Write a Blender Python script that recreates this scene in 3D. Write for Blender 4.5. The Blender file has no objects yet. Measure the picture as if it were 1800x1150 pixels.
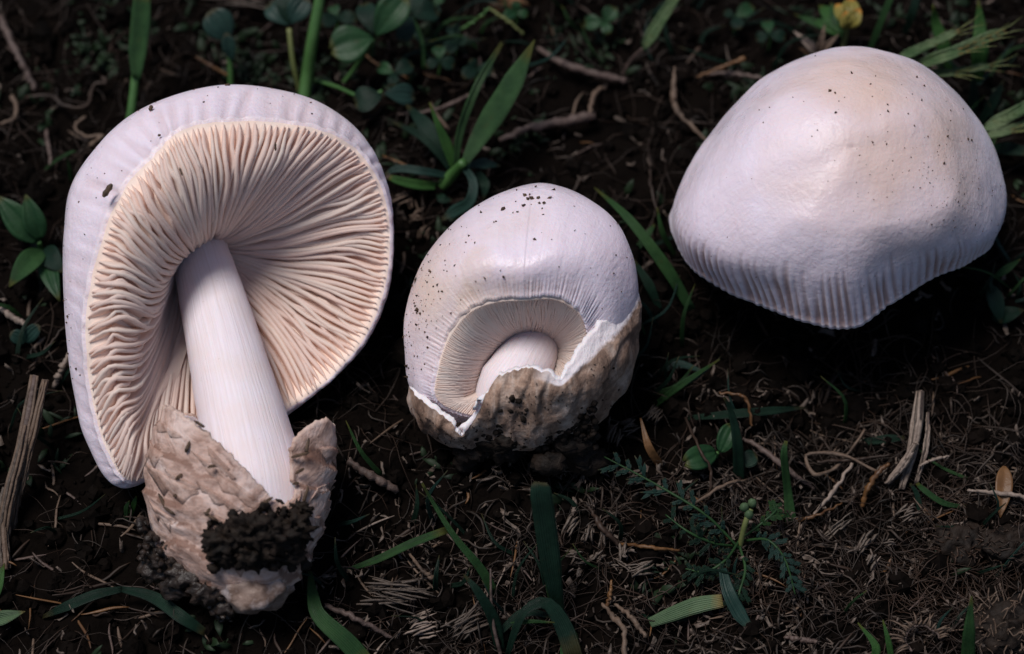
import bpy, math, random
import numpy as np
from mathutils import Vector, Matrix

# ------------------------------------------------------------------ camera, world, sun, exposure
S = 0.01                      # the script thinks in centimetres, the scene is in metres
PITCH = math.radians(60)      # camera looks 60 degrees below the horizontal
D = 45.0                      # camera distance (cm)
R_ = np.array([1.0, 0, 0])
U_ = np.array([0, math.sin(PITCH), math.cos(PITCH)])
T_ = np.array([0, -math.cos(PITCH), math.sin(PITCH)])

scene = bpy.context.scene
col = scene.collection
cam_d = bpy.data.cameras.new('camera')
cam = bpy.data.objects.new('camera', cam_d)
col.objects.link(cam)
cam.location = Vector(T_ * D * S)
cam.rotation_euler = (math.pi / 2 - PITCH, 0, 0)
cam_d.sensor_width = 36
cam_d.lens = 90
cam_d.clip_start = 0.005
cam_d.clip_end = 500
cam_d.dof.use_dof = True
cam_d.dof.focus_distance = (D - 1.9) * S
cam_d.dof.aperture_fstop = 11.5
scene.camera = cam

SUN_DIR = (-0.30 * R_ + 0.60 * U_ + 0.74 * T_)        # towards the light
SUN_DIR = SUN_DIR / np.linalg.norm(SUN_DIR)
elev = math.asin(SUN_DIR[2])
azim = math.atan2(SUN_DIR[0], SUN_DIR[1])
world = bpy.data.worlds.new('World')
scene.world = world
world.use_nodes = True
wn = world.node_tree.nodes
sky = wn.new('ShaderNodeTexSky')
sky.sky_type = 'NISHITA'
sky.sun_disc = False
sky.sun_elevation = elev
sky.sun_rotation = azim
sky.air_density = 1.0
sky.dust_density = 1.0
world.node_tree.links.new(sky.outputs[0], wn['Background'].inputs[0])
wn['Background'].inputs[1].default_value = 0.06
sun_d = bpy.data.lights.new('sun', 'SUN')
sun_d.energy = 2.7
sun_d.angle = math.radians(22)
sun_d.color = (1.0, 0.965, 0.93)
sun = bpy.data.objects.new('sun', sun_d)
col.objects.link(sun)
sun.rotation_euler = Vector(SUN_DIR).to_track_quat('Z', 'Y').to_euler()
scene.view_settings.view_transform = 'Standard'
scene.view_settings.look = 'None'
scene.view_settings.gamma = 1
scene.view_settings.exposure = 0.1
scene.view_settings.use_curve_mapping = False

# ------------------------------------------------------------------ helpers: numbers
rng = np.random.default_rng(7)
random.seed(7)
_perm = np.random.default_rng(3).permutation(256)
_perm = np.concatenate([_perm, _perm])
_grad = np.random.default_rng(4).normal(size=(256, 3))
_grad /= np.linalg.norm(_grad, axis=1)[:, None]


def perlin(p):
    p = np.asarray(p, float)
    i = np.floor(p).astype(int)
    f = p - i
    u = f * f * f * (f * (f * 6 - 15) + 10)
    out = 0
    for dx in (0, 1):
        for dy in (0, 1):
            for dz in (0, 1):
                h = _perm[_perm[_perm[(i[..., 0] + dx) & 255] + ((i[..., 1] + dy) & 255)] + ((i[..., 2] + dz) & 255)]
                g = _grad[h]
                d = f - np.array([dx, dy, dz])
                wgt = (u[..., 0] if dx else 1 - u[..., 0]) * (u[..., 1] if dy else 1 - u[..., 1]) * (u[..., 2] if dz else 1 - u[..., 2])
                out = out + wgt * (g * d).sum(-1)
    return out


def st(*a):
    return np.stack(np.broadcast_arrays(*[np.asarray(q, float) for q in a]), -1)


def fbm(p, octaves=4):
    p = np.asarray(p, float)
    r = 0
    a = 1.0
    for k in range(octaves):
        r = r + a * perlin(p * 2 ** k + 17.3 * k)
        a *= 0.5
    return r


def view(u, v, w):
    return np.asarray(u)[..., None] * R_ + np.asarray(v)[..., None] * U_ + np.asarray(w)[..., None] * T_


def P(px, py, w):
    """point of the place (cm) seen at a photo coordinate, w cm nearer than the middle plane"""
    px = np.asarray(px, float); py = np.asarray(py, float); w = np.asarray(w, float)
    k = (D - w) / D
    return view((px - 900) / 100 * k, (575 - py) / 100 * k, w)


G0 = -0.55


def ground_z(x, y):
    x = np.asarray(x, float); y = np.asarray(y, float)
    z0 = np.zeros_like(x)
    near = np.exp(-((x / 40) ** 2 + (y / 40) ** 2))
    z = 0.55 * perlin(st(x * .22, y * .22, z0 + 1.5))
    z = z + 0.42 * perlin(st(x * .7, y * .7, z0 + 4.5))
    z = z + near * (0.26 * perlin(st(x * 1.9, y * 1.9, z0 + 7.5)) + 0.13 * perlin(st(x * 4.1, y * 4.1, z0 + 9.5)))
    far = np.hypot(x, y)
    z = z + 6 * np.clip((far - 60) / 400, 0, 1) * perlin(st(x * .006, y * .006, z0 + .5))
    # soil lies lower where the fungi sink in and behind the loose cap
    for cx, cy, r, d in ((-5.2, 2.0, 2.6, .1), (6.0, 0.0, 2.6, .35), (-4.6, -5.0, 1.2, -.5), (-4.3, -2.6, 1.6, -.25), (-5.4, -1.1, 1.1, -.12), (0.0, -2.4, 1.2, -.32)):
        z = z - d * np.exp(-((x - cx) ** 2 + (y - cy) ** 2) / r ** 2)
    return z + G0


def G(px, py, h=0.0):
    """point at height h above the soil that shows at a photo coordinate"""
    w = 0.0
    q = None
    cpos = T_ * D
    for _ in range(8):
        q = P(px, py, w)
        err = q[2] - (float(ground_z(q[0], q[1])) + h)
        w -= err * 1.1
    return P(px, py, w)


def cr(p, n, g0=None, g1=None):
    """Catmull-Rom through p [C,...] sampled n times"""
    p = np.asarray(p, float)
    a = 2 * p[0] - p[1] if g0 is None else g0
    b = 2 * p[-1] - p[-2] if g1 is None else g1
    q = np.concatenate([[a], p, [b]])
    s = np.linspace(0, len(p) - 1, n)
    i = np.minimum(s.astype(int), len(p) - 2)
    t = (s - i).reshape((-1,) + (1,) * (p.ndim - 1))
    p0, p1, p2, p3 = q[i], q[i + 1], q[i + 2], q[i + 3]
    return .5 * (2 * p1 + (p2 - p0) * t + (2 * p0 - 5 * p1 + 4 * p2 - p3) * t * t + (3 * p1 - p0 - 3 * p2 + p3) * t ** 3)


def crp(p, n):
    """periodic Catmull-Rom along axis 0"""
    p = np.asarray(p, float)
    K = len(p)
    s = np.arange(n) / n * K
    i = s.astype(int)
    t = (s - i).reshape((-1,) + (1,) * (p.ndim - 1))
    p0, p1, p2, p3 = p[(i - 1) % K], p[i % K], p[(i + 1) % K], p[(i + 2) % K]
    return .5 * (2 * p1 + (p2 - p0) * t + (2 * p0 - 5 * p1 + 4 * p2 - p3) * t * t + (3 * p1 - p0 - 3 * p2 + p3) * t ** 3)


def grid_normals(g, periodic=True):
    if periodic:
        du = np.roll(g, -1, 0) - np.roll(g, 1, 0)
    else:
        du = np.gradient(g, axis=0)
    dv = np.gradient(g, axis=1)
    n = np.cross(du, dv)
    n /= np.linalg.norm(n, axis=-1)[..., None] + 1e-9
    return n


def skin_grid(rows, nth, nt, pole=True, smooth=2):
    """rows [K][C](px,py,w) from rim to pole -> world grid [nth,nt,3]"""
    rows = np.array(rows, float)
    K = len(rows)
    w = P(rows[..., 0], rows[..., 1], rows[..., 2])
    out = []
    for k in range(K):
        g1 = None
        if pole:
            o = K / 2 + k
            g1 = .5 * (w[int(math.floor(o)) % K, -2] + w[int(math.ceil(o)) % K, -2])
        out.append(cr(w[k], nt, None, g1))
    g = crp(np.array(out), nth)
    for _ in range(smooth):
        a = .5 * g + .25 * (np.roll(g, 1, 0) + np.roll(g, -1, 0))
        b = a.copy()
        b[:, 1:-1] = .5 * a[:, 1:-1] + .25 * (a[:, 2:] + a[:, :-2])
        g = b
    if pole:
        m = np.clip((np.linspace(0, 1, nt) - .62) / .3, 0, 1)[None, :, None]
        for _ in range(160):
            a = g.copy()
            a[:, 1:-1] = .5 * g[:, 1:-1] + .25 * (g[:, 2:] + g[:, :-2])
            a = .5 * a + .25 * (np.roll(a, 3, 0) + np.roll(a, -3, 0))
            a[:, -1] = (4 * g[:, -2].mean(0) - g[:, -3].mean(0)) / 3
            g = g * (1 - m) + a * m
    return g


# ------------------------------------------------------------------ helpers: objects
def mesh(name, verts, faces, mats, smooth=True, uv=None, fmat=None):
    me = bpy.data.meshes.new(name)
    me.from_pydata((np.asarray(verts) * S).tolist(), [], [tuple(int(i) for i in f) for f in faces])
    for m in mats if isinstance(mats, (list, tuple)) else [mats]:
        me.materials.append(m)
    if smooth:
        me.polygons.foreach_set('use_smooth', [True] * len(me.polygons))
    if fmat is not None:
        me.polygons.foreach_set('material_index', list(fmat))
    if uv is not None:
        l = me.uv_layers.new(name='UVMap')
        li = np.zeros(len(me.loops), int)
        me.loops.foreach_get('vertex_index', li)
        l.data.foreach_set('uv', np.asarray(uv)[li].ravel())
    me.update()
    return me


def part(name, parent, verts, faces, mats, **k):
    """a mesh object; its verts are world cm; the parent chain stands at parent's base"""
    base = np.array(BASE[parent.name]) if parent is not None else np.zeros(3)
    me = mesh(name, np.asarray(verts) - base, faces, mats, **k)
    o = bpy.data.objects.new(name, me)
    col.objects.link(o)
    if parent is not None:
        o.parent = parent
    BASE[o.name] = base
    return o


BASE = {}


def thing(name, label, cat, base, group=None):
    o = bpy.data.objects.new(name, None)
    col.objects.link(o)
    o.empty_display_size = .01
    o.location = Vector(np.asarray(base) * S)
    BASE[o.name] = np.asarray(base, float)
    tag(o, label, cat, group)
    return o


def solo(name, label, cat, base, verts, faces, mats, group=None, **k):
    me = mesh(name, np.asarray(verts) - np.asarray(base), faces, mats, **k)
    o = bpy.data.objects.new(name, me)
    col.objects.link(o)
    o.location = Vector(np.asarray(base) * S)
    BASE[o.name] = np.asarray(base, float)
    tag(o, label, cat, group)
    return o


def tag(o, label, cat=None, group=None):
    o['label'] = label
    if cat: o['category'] = cat
    if group: o['group'] = group


def grid_faces(nu, nv, periodic=True, off=0, flip=False):
    i = np.arange(nu if periodic else nu - 1)
    j = np.arange(nv - 1)
    I, J = np.meshgrid(i, j, indexing='ij')
    I2 = (I + 1) % nu
    f = np.stack([I * nv + J, I2 * nv + J, I2 * nv + J + 1, I * nv + J + 1], -1).reshape(-1, 4) + off
    if flip:
        f = f[:, ::-1]
    return f.tolist()


class Soup:
    def __init__(s):
        s.v = []; s.f = []; s.n = 0; s.m = []

    def add(s, v, f, m=0):
        v = np.asarray(v)
        s.f += [tuple(int(a) + s.n for a in q) for q in f]
        s.m += [m] * len(f)
        s.v.append(v); s.n += len(v)

    def verts(s):
        return np.concatenate(s.v)


def frames(c):
    t = np.gradient(c, axis=0)
    t /= np.linalg.norm(t, axis=1)[:, None] + 1e-9
    return t


def tube_vf(c, r, sides=6, flat=1.0, rough=0.0, seed=0):
    """tube along the curve c [n,3] with radii r; closed ends"""
    c = np.asarray(c, float)
    n = len(c)
    r = np.broadcast_to(np.asarray(r, float), (n,)) if np.ndim(r) == 0 or len(r) == n else np.interp(np.linspace(0, 1, n), np.linspace(0, 1, len(r)), r)
    t = frames(c)
    ref = np.array([.13, .21, 1.0]) if abs(t[:, 2].mean()) < .8 else np.array([1.0, .2, .1])
    a = np.cross(t, ref); a /= np.linalg.norm(a, axis=1)[:, None] + 1e-9
    b = np.cross(t, a)
    ang = np.arange(sides) / sides * 2 * math.pi
    v = c[:, None] + r[:, None, None] * (np.cos(ang)[None, :, None] * a[:, None] + flat * np.sin(ang)[None, :, None] * b[:, None])
    if rough:
        v = v + rough * r[:, None, None] * (perlin(v * 3.0 / max(r.max(), .01) * .3 + seed)[..., None]) * (v - c[:, None]) / (r[:, None, None] + 1e-6)
    v = v.reshape(-1, 3)
    f = []
    for i in range(n - 1):
        for j in range(sides):
            k = (j + 1) % sides
            f.append((i * sides + j, i * sides + k, (i + 1) * sides + k, (i + 1) * sides + j))
    f.append(tuple(range(sides - 1, -1, -1)))
    f.append(tuple((n - 1) * sides + j for j in range(sides)))
    return v, f


def tube_uv(n, sides):
    a = np.arange(sides) / sides
    return np.stack(np.broadcast_arrays(np.abs(2 * a - 1)[None, :], np.linspace(0, 1, n)[:, None]), -1).reshape(-1, 2)


def sheet_vf(g, th=.02):
    """two-sided leaf of thickness th from grid g [nu,nv,3]"""
    n = grid_normals(g, False)
    nu, nv = g.shape[:2]
    a = (g + n * th / 2).reshape(-1, 3)
    b = (g - n * th / 2).reshape(-1, 3)
    f = grid_faces(nu, nv, False) + grid_faces(nu, nv, False, nu * nv, True)
    N = nu * nv
    edge = [i * nv for i in range(nu)] + [(nu - 1) * nv + j for j in range(1, nv)] + [i * nv + nv - 1 for i in range(nu - 2, -1, -1)] + [j for j in range(nv - 2, 0, -1)]
    for i in range(len(edge)):
        p, q = edge[i], edge[(i + 1) % len(edge)]
        f.append((p, p + N, q + N, q))
    uv = np.stack(np.meshgrid(np.linspace(0, 1, nu), np.linspace(0, 1, nv), indexing='ij'), -1).reshape(-1, 2)
    return np.concatenate([a, b]), f, np.concatenate([uv, uv])


CAMDIR = T_


def blade_grid(c, widths, fold=.25, roll=0.0, n=None, na=5):
    """grass blade along the curve c, facing up/camera, V folded, roll in radians"""
    c = np.asarray(c, float)
    n = len(c)
    w = np.interp(np.linspace(0, 1, n), np.linspace(0, 1, len(widths)), widths) / 2
    t = frames(c)
    ref = np.array([0, -.35, .94])
    side = np.cross(t, ref); side /= np.linalg.norm(side, axis=1)[:, None] + 1e-9
    nor = np.cross(side, t)
    rl = np.linspace(roll if np.ndim(roll) == 0 else roll[0], roll if np.ndim(roll) == 0 else roll[1], n)
    s2 = side * np.cos(rl)[:, None] + nor * np.sin(rl)[:, None]
    n2 = -side * np.sin(rl)[:, None] + nor * np.cos(rl)[:, None]
    a = np.linspace(-1, 1, na)
    g = c[:, None] + w[:, None, None] * (a[None, :, None] * s2[:, None] + fold * np.abs(a)[None, :, None] * n2[:, None])
    return g


# ------------------------------------------------------------------ materials
def nd(nt, kind, **k):
    n = nt.nodes.new(kind)
    for a, b in k.items():
        setattr(n, a, b)
    return n


def ramp(nt, src, stops):
    r = nd(nt, 'ShaderNodeValToRGB')
    e = r.color_ramp.elements
    while len(e) < len(stops):
        e.new(.5)
    for i, (p, c) in enumerate(stops):
        e[i].position = p
        e[i].color = (c[0], c[1], c[2], 1) if np.ndim(c) else (c, c, c, 1)
    nt.links.new(src, r.inputs[0])
    return r.outputs[0]


def noise(nt, vec, scale, detail=4, rough=.55, dist=0.0):
    n = nd(nt, 'ShaderNodeTexNoise')
    n.inputs['Scale'].default_value = scale
    n.inputs['Detail'].default_value = detail
    n.inputs['Roughness'].default_value = rough
    n.inputs['Distortion'].default_value = dist
    nt.links.new(vec, n.inputs['Vector'])
    return n.outputs[0]


def mixc(nt, fac, a, b, mode='MIX'):
    m = nd(nt, 'ShaderNodeMix', data_type='RGBA', blend_type=mode)
    for s, v in ((m.inputs[0], fac), (m.inputs[6], a), (m.inputs[7], b)):
        if hasattr(v, 'links'):
            nt.links.new(v, s)
        elif np.ndim(v):
            s.default_value = (v[0], v[1], v[2], 1)
        else:
            s.default_value = v
    return m.outputs[2]


def new_mat(name):
    m = bpy.data.materials.new(name)
    m.use_nodes = True
    nt = m.node_tree
    b = nt.nodes['Principled BSDF']
    tc = nd(nt, 'ShaderNodeTexCoord')
    mp = nd(nt, 'ShaderNodeMapping')
    mp.inputs['Scale'].default_value = (1 / S, 1 / S, 1 / S)     # centimetres
    nt.links.new(tc.outputs['Object'], mp.inputs['Vector'])
    return m, nt, b, mp.outputs[0], tc


def bump(nt, b, h, dist=.02, strength=.6, prev=None):
    n = nd(nt, 'ShaderNodeBump')
    n.inputs['Distance'].default_value = dist * S
    n.inputs['Strength'].default_value = strength
    nt.links.new(h, n.inputs['Height'])
    if prev is not None:
        nt.links.new(prev, n.inputs['Normal'])
    nt.links.new(n.outputs[0], b.inputs['Normal'])
    return n.outputs[0]


def simple(name, c1, c2, scale=3.0, rough=.6, spec=.4, bumpd=.02, bscale=12.0, c3=None, detail=5, stretch=None, trans=0.0, tcol=None):
    m, nt, b, vec, tc = new_mat(name)
    # each thing gets its own shift of tone
    oi = nd(nt, 'ShaderNodeObjectInfo')
    ad = nd(nt, 'ShaderNodeVectorMath', operation='ADD')
    cmb = nd(nt, 'ShaderNodeCombineXYZ')
    ml = nd(nt, 'ShaderNodeMath', operation='MULTIPLY'); ml.inputs[1].default_value = 57
    nt.links.new(oi.outputs['Random'], ml.inputs[0])
    for i in range(3):
        nt.links.new(ml.outputs[0], cmb.inputs[i])
    nt.links.new(vec, ad.inputs[0]); nt.links.new(cmb.outputs[0], ad.inputs[1])
    v = ad.outputs[0]
    st = [(.3, c1), (.7, c2)] if c3 is None else [(.25, c1), (.5, c2), (.75, c3)]
    cc = ramp(nt, noise(nt, v, scale, detail), st)
    nt.links.new(cc, b.inputs['Base Color'])
    b.inputs['Roughness'].default_value = rough
    b.inputs['Specular IOR Level'].default_value = spec
    if bumpd:
        bump(nt, b, noise(nt, v, bscale, 5), bumpd, .7)
    if trans:
        tr = nd(nt, 'ShaderNodeBsdfTranslucent')
        if tcol is None:
            nt.links.new(cc, tr.inputs[0])
        else:
            tr.inputs[0].default_value = (*tcol, 1)
        mx = nd(nt, 'ShaderNodeMixShader')
        mx.inputs[0].default_value = trans
        nt.links.new(b.outputs[0], mx.inputs[1]); nt.links.new(tr.outputs[0], mx.inputs[2])
        nt.links.new(mx.outputs[0], nt.nodes['Material Output'].inputs[0])
    return m


def leafmat(name, c1, c2, vein=.35, rough=.5, spec=.28, nveins=9, trans=.22, yellow=None):
    """leaf with parallel veins across its width (uv.y) and mottling"""
    m, nt, b, vec, tc = new_mat(name)
    sep = nd(nt, 'ShaderNodeSeparateXYZ')
    nt.links.new(tc.outputs['UV'], sep.inputs[0])
    mu = nd(nt, 'ShaderNodeMath', operation='MULTIPLY'); mu.inputs[1].default_value = nveins * 2 * math.pi
    nt.links.new(sep.outputs[1], mu.inputs[0])
    sn = nd(nt, 'ShaderNodeMath', operation='SINE')
    nt.links.new(mu.outputs[0], sn.inputs[0])
    base = ramp(nt, noise(nt, vec, 2.2, 5), [(.3, c1), (.7, c2)])
    vv = ramp(nt, sn.outputs[0], [(.0, 1 - vein), (1, 1.0)])
    cc = mixc(nt, .8, base, vv, 'MULTIPLY')
    sp_n = noise(nt, vec, 7, 4, .7)
    cc = mixc(nt, ramp(nt, sp_n, [(.60, 0.0), (.72, .6)]), cc, (c1[0] * 1.6 + .012, c1[1] * .7 + .008, c1[2] * .5 + .003))
    if yellow:
        fac = ramp(nt, noise(nt, vec, 1.1, 3), [(.52, 0), (.66, 1)])
        cc = mixc(nt, fac, cc, yellow)
    tipn = nd(nt, 'ShaderNodeMath', operation='MULTIPLY_ADD'); tipn.inputs[1].default_value = .12
    nt.links.new(sp_n, tipn.inputs[0]); nt.links.new(sep.outputs[0], tipn.inputs[2])
    cc = mixc(nt, ramp(nt, tipn.outputs[0], [(.9, 0.0), (1.0, .7)]), cc, (c2[0] * 1.5 + .03, c2[1] * .7 + .01, c2[2] * .5))
    nt.links.new(cc, b.inputs['Base Color'])
    b.inputs['Roughness'].default_value = rough
    b.inputs['Specular IOR Level'].default_value = spec
    pv = bump(nt, b, sn.outputs[0], .008, .6)
    bump(nt, b, noise(nt, vec, 9, 3), .02, .5, pv)
    tr = nd(nt, 'ShaderNodeBsdfTranslucent')
    nt.links.new(cc, tr.inputs[0])
    mx = nd(nt, 'ShaderNodeMixShader'); mx.inputs[0].default_value = trans
    nt.links.new(b.outputs[0], mx.inputs[1]); nt.links.new(tr.outputs[0], mx.inputs[2])
    nt.links.new(mx.outputs[0], nt.nodes['Material Output'].inputs[0])
    return m


def sss(b, weight, scale_cm=.25, rad=(1.0, .55, .4)):
    b.inputs['Subsurface Weight'].default_value = weight
    b.inputs['Subsurface Scale'].default_value = scale_cm * S
    b.inputs['Subsurface Radius'].default_value = rad


def capskin(name, tan_spots, fib=90.0, base=(.82, .715, .805), tan=(.66, .48, .38), dirt=.2, gtint=.2, rimt=.4):
    """white silky fungus skin with tan bruises where they grow (object space cm: x,y,z,radius)"""
    m, nt, b, vec, tc = new_mat(name)
    mp = nd(nt, 'ShaderNodeMapping'); mp.inputs['Scale'].default_value = (fib, 5, 1)
    nt.links.new(tc.outputs['UV'], mp.inputs[0])
    fibre = noise(nt, mp.outputs[0], 1.0, 4, .6, .4)
    blot = noise(nt, vec, 1.3, 6, .6)
    fine = noise(nt, vec, 10, 5, .65)
    sepu = nd(nt, 'ShaderNodeSeparateXYZ'); nt.links.new(tc.outputs['UV'], sepu.inputs[0])
    pf = ramp(nt, sepu.outputs[1], [(.25, 1.0), (.75, 0.0)])
    fibre = mixc(nt, pf, (.5, .5, .5), fibre)
    cc = mixc(nt, ramp(nt, blot, [(.35, 0.0), (.75, .55)]), base, (base[0] * .93, base[1] * .86, base[2] * .82))
    cc = mixc(nt, ramp(nt, fibre, [(.35, .30), (.6, 0.0)]), cc, (base[0] * .85, base[1] * .78, base[2] * .78))
    fac = None
    for (x, y, z, r, s) in tan_spots:
        sb = nd(nt, 'ShaderNodeVectorMath', operation='DISTANCE')
        sb.inputs[1].default_value = (x, y, z)
        wob = nd(nt, 'ShaderNodeTexNoise'); wob.inputs['Scale'].default_value = .9; wob.inputs['Detail'].default_value = 5
        nt.links.new(vec, wob.inputs['Vector'])
        vm = nd(nt, 'ShaderNodeVectorMath', operation='MULTIPLY_ADD')
        vm.inputs[1].default_value = (1.8, 1.8, 1.8); 
        nt.links.new(wob.outputs[1], vm.inputs[0]); nt.links.new(vec, vm.inputs[2])
        of = nd(nt, 'ShaderNodeVectorMath', operation='SUBTRACT'); of.inputs[1].default_value = (.9, .9, .9)
        nt.links.new(vm.outputs[0], of.inputs[0])
        nt.links.new(of.outputs[0], sb.inputs[0])
        rr = nd(nt, 'ShaderNodeMapRange'); rr.inputs[1].default_value = r; rr.inputs[2].default_value = r * .15
        rr.inputs[3].default_value = 0; rr.inputs[4].default_value = s
        nt.links.new(sb.outputs['Value'], rr.inputs[0])
        if fac is None:
            fac = rr.outputs[0]
        else:
            mx = nd(nt, 'ShaderNodeMath', operation='MAXIMUM')
            nt.links.new(fac, mx.inputs[0]); nt.links.new(rr.outputs[0], mx.inputs[1])
            fac = mx.outputs[0]
    if fac is not None:
        cc = mixc(nt, fac, cc, tan)
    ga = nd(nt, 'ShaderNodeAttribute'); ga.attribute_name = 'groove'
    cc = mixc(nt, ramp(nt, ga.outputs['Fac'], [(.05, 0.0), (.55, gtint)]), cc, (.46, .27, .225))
    rimc = nd(nt, 'ShaderNodeMath', operation='MULTIPLY_ADD'); rimc.inputs[1].default_value = .09
    nt.links.new(fibre, rimc.inputs[0]); nt.links.new(sepu.outputs[1], rimc.inputs[2])
    cc = mixc(nt, ramp(nt, rimc.outputs[0], [(.02, rimt), (.08, 0.0)]), cc, (.84, .68, .61))
    cc = mixc(nt, ramp(nt, fine, [(.62, 0.0), (.8, dirt)]), cc, (.45, .33, .27))
    nt.links.new(cc, b.inputs['Base Color'])
    nt.links.new(ramp(nt, noise(nt, vec, .8, 5, .6), [(.4, .22), (.62, .52)]), b.inputs['Roughness'])
    b.inputs['Specular IOR Level'].default_value = .5
    b.inputs['Sheen Weight'].default_value = .12
    b.inputs['Sheen Roughness'].default_value = .4
    sss(b, .25, .2)
    pv = bump(nt, b, fibre, .022, .55)
    pv = bump(nt, b, fine, .03, .6, pv)
    bump(nt, b, noise(nt, vec, 2.6, 3), .06, .35, pv)
    return m


def fleshmat(name, c1, c2, w=.35, trans=0.0):
    m, nt, b, vec, tc = new_mat(name)
    cc = ramp(nt, noise(nt, vec, 2.0, 5), [(.3, c1), (.7, c2)])
    nt.links.new(cc, b.inputs['Base Color'])
    b.inputs['Roughness'].default_value = .6
    b.inputs['Specular IOR Level'].default_value = .25
    if w:
        sss(b, w, .18, (1, .5, .33))
    bump(nt, b, noise(nt, vec, 16, 4), .01, .5)
    if trans:
        tr = nd(nt, 'ShaderNodeBsdfTranslucent')
        tr.inputs[0].default_value = (.94, .74, .62, 1)
        mx = nd(nt, 'ShaderNodeMixShader'); mx.inputs[0].default_value = trans
        nt.links.new(b.outputs[0], mx.inputs[1]); nt.links.new(tr.outputs[0], mx.inputs[2])
        nt.links.new(mx.outputs[0], nt.nodes['Material Output'].inputs[0])
    return m


def volvamat(name, cream=(.62, .47, .37), tan=(.42, .28, .20), brown=(.13, .08, .055), edge=(.8, .72, .74), mott=(.4, .62), flow=(1.1, 1.1, 3.4), ew=(.045, .075), eside=None, lipk=.85):
    """sac skin: cream, torn into brown crossways scales; uv.y = 0 at the torn edge"""
    m, nt, b, vec, tc = new_mat(name)
    mp = nd(nt, 'ShaderNodeMapping'); mp.inputs['Scale'].default_value = flow
    nt.links.new(vec, mp.inputs[0])
    n1 = noise(nt, mp.outputs[0], 1.3, 7, .62, .6)
    n2 = noise(nt, vec, 6, 6, .65)
    cc = ramp(nt, n1, [(.30, cream), (.52, tan), (.75, brown)])
    cc = mixc(nt, ramp(nt, n2, [(mott[0], 0), (mott[1], .55)]), cc, brown)
    sep = nd(nt, 'ShaderNodeSeparateXYZ'); nt.links.new(tc.outputs['UV'], sep.inputs[0])
    ad = nd(nt, 'ShaderNodeMath', operation='MULTIPLY_ADD'); ad.inputs[1].default_value = .07
    nt.links.new(n2, ad.inputs[0]); nt.links.new(sep.outputs[1], ad.inputs[2])
    ga = nd(nt, 'ShaderNodeAttribute'); ga.attribute_name = 'groove'
    cc = mixc(nt, ramp(nt, ga.outputs['Fac'], [(.1, 0.0), (.6, lipk)]), cc, brown)  # shadow lines under the scale edges, painted in with brown
    ed = ramp(nt, ad.outputs[0], [(ew[0], 1), (ew[1], 0)])
    if eside:
        em = ramp(nt, sep.outputs[0], [(eside[0], 1), (eside[1], .0)])
        mm = nd(nt, 'ShaderNodeMath', operation='MULTIPLY'); nt.links.new(ed, mm.inputs[0]); nt.links.new(em, mm.inputs[1])
        ed = mm.outputs[0]
    cc = mixc(nt, ed, cc, edge)
    nt.links.new(cc, b.inputs['Base Color'])
    b.inputs['Roughness'].default_value = .62
    b.inputs['Specular IOR Level'].default_value = .35
    sss(b, .15, .12)
    pv = bump(nt, b, n1, .09, .7)
    bump(nt, b, n2, .05, .8, pv)
    return m


M = {}
M['soil'] = simple('soil', (.0014, .001, .0009), (.0042, .0029, .0023), 1.2, .9, .03, .14, 5.0, c3=(.0035, .0024, .0019), detail=8)
M['clod'] = simple('clod', (.004, .0027, .002), (.022, .0135, .009), 3.4, .7, .2, .06, 9.0, detail=8)
M['soil2'] = simple('crumb', (.0014, .001, .0008), (.0065, .0043, .0033), 1.6, .85, .05, .05, 9.0, detail=6)
M['deadfib'] = simple('dead_fibre', (.006, .0042, .0033), (.055, .038, .029), 1.0, .6, .35, .0)
M['wet'] = simple('wet_soil', (.008, .0055, .0045), (.045, .030, .023), 3.0, .4, .35, .08, 7.0, detail=8)
M['speck'] = simple('speck', (.022, .013, .008), (.11, .066, .04), 9.0, .7, .3, .0)
M['root'] = simple('rootlet', (.008, .0045, .003), (.040, .021, .0125), .8, .6, .35, .0)
M['straw'] = simple('straw', (.024, .014, .009), (.13, .086, .06), 3.0, .6, .35, .03, 14, c3=(.08, .047, .03))
M['palestraw'] = simple('pale_straw', (.04, .028, .021), (.24, .18, .145), 3.4, .55, .4, .03, 12, c3=(.13, .09, .068))
M['chip'] = simple('chip', (.008, .0055, .004), (.085, .062, .048), 4.0, .6, .4, .05, 10, c3=(.026, .017, .012))
M['chip2'] = simple('pale_chip', (.014, .009, .007), (.12, .09, .07), 6.0, .5, .4, .05, 14, c3=(.055, .037, .028))
M['flake'] = simple('flake', (.008, .0055, .004), (.13, .095, .075), 5.0, .6, .4, .05, 10, c3=(.032, .021, .015))
M['twig'] = simple('twig', (.014, .0085, .0065), (.10, .066, .055), 4.5, .6, .4, .05, 10, c3=(.035, .022, .017))
M['orange'] = simple('dead_blade', (.05, .02, .008), (.16, .075, .025), 1.6, .5, .4, .02, 10)
M['grass'] = leafmat('grass_green', (.018, .056, .017), (.042, .105, .032))
M['bright'] = leafmat('bright_green', (.026, .085, .018), (.050, .13, .030), nveins=6)
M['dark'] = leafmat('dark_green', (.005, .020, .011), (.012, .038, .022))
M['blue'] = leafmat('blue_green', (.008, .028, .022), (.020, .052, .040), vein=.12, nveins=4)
M['clover'] = leafmat('clover_green', (.010, .040, .014), (.024, .072, .025), vein=.06, nveins=3)
M['pale'] = leafmat('pale_green', (.075, .135, .062), (.13, .20, .10), nveins=8)
M['spike'] = leafmat('spikelet_green', (.06, .125, .045), (.19, .25, .125), vein=.45, nveins=5)
M['yellow'] = leafmat('yellow_leaf', (.20, .17, .035), (.36, .30, .07), nveins=4)
M['moss'] = simple('moss', (.004, .011, .004), (.014, .030, .010), 2.0, .6, .3, .0, trans=.15)
M['stem'] = simple('green_stem', (.035, .095, .022), (.065, .15, .04), 2.0, .45, .4, .01, 10)
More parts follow.
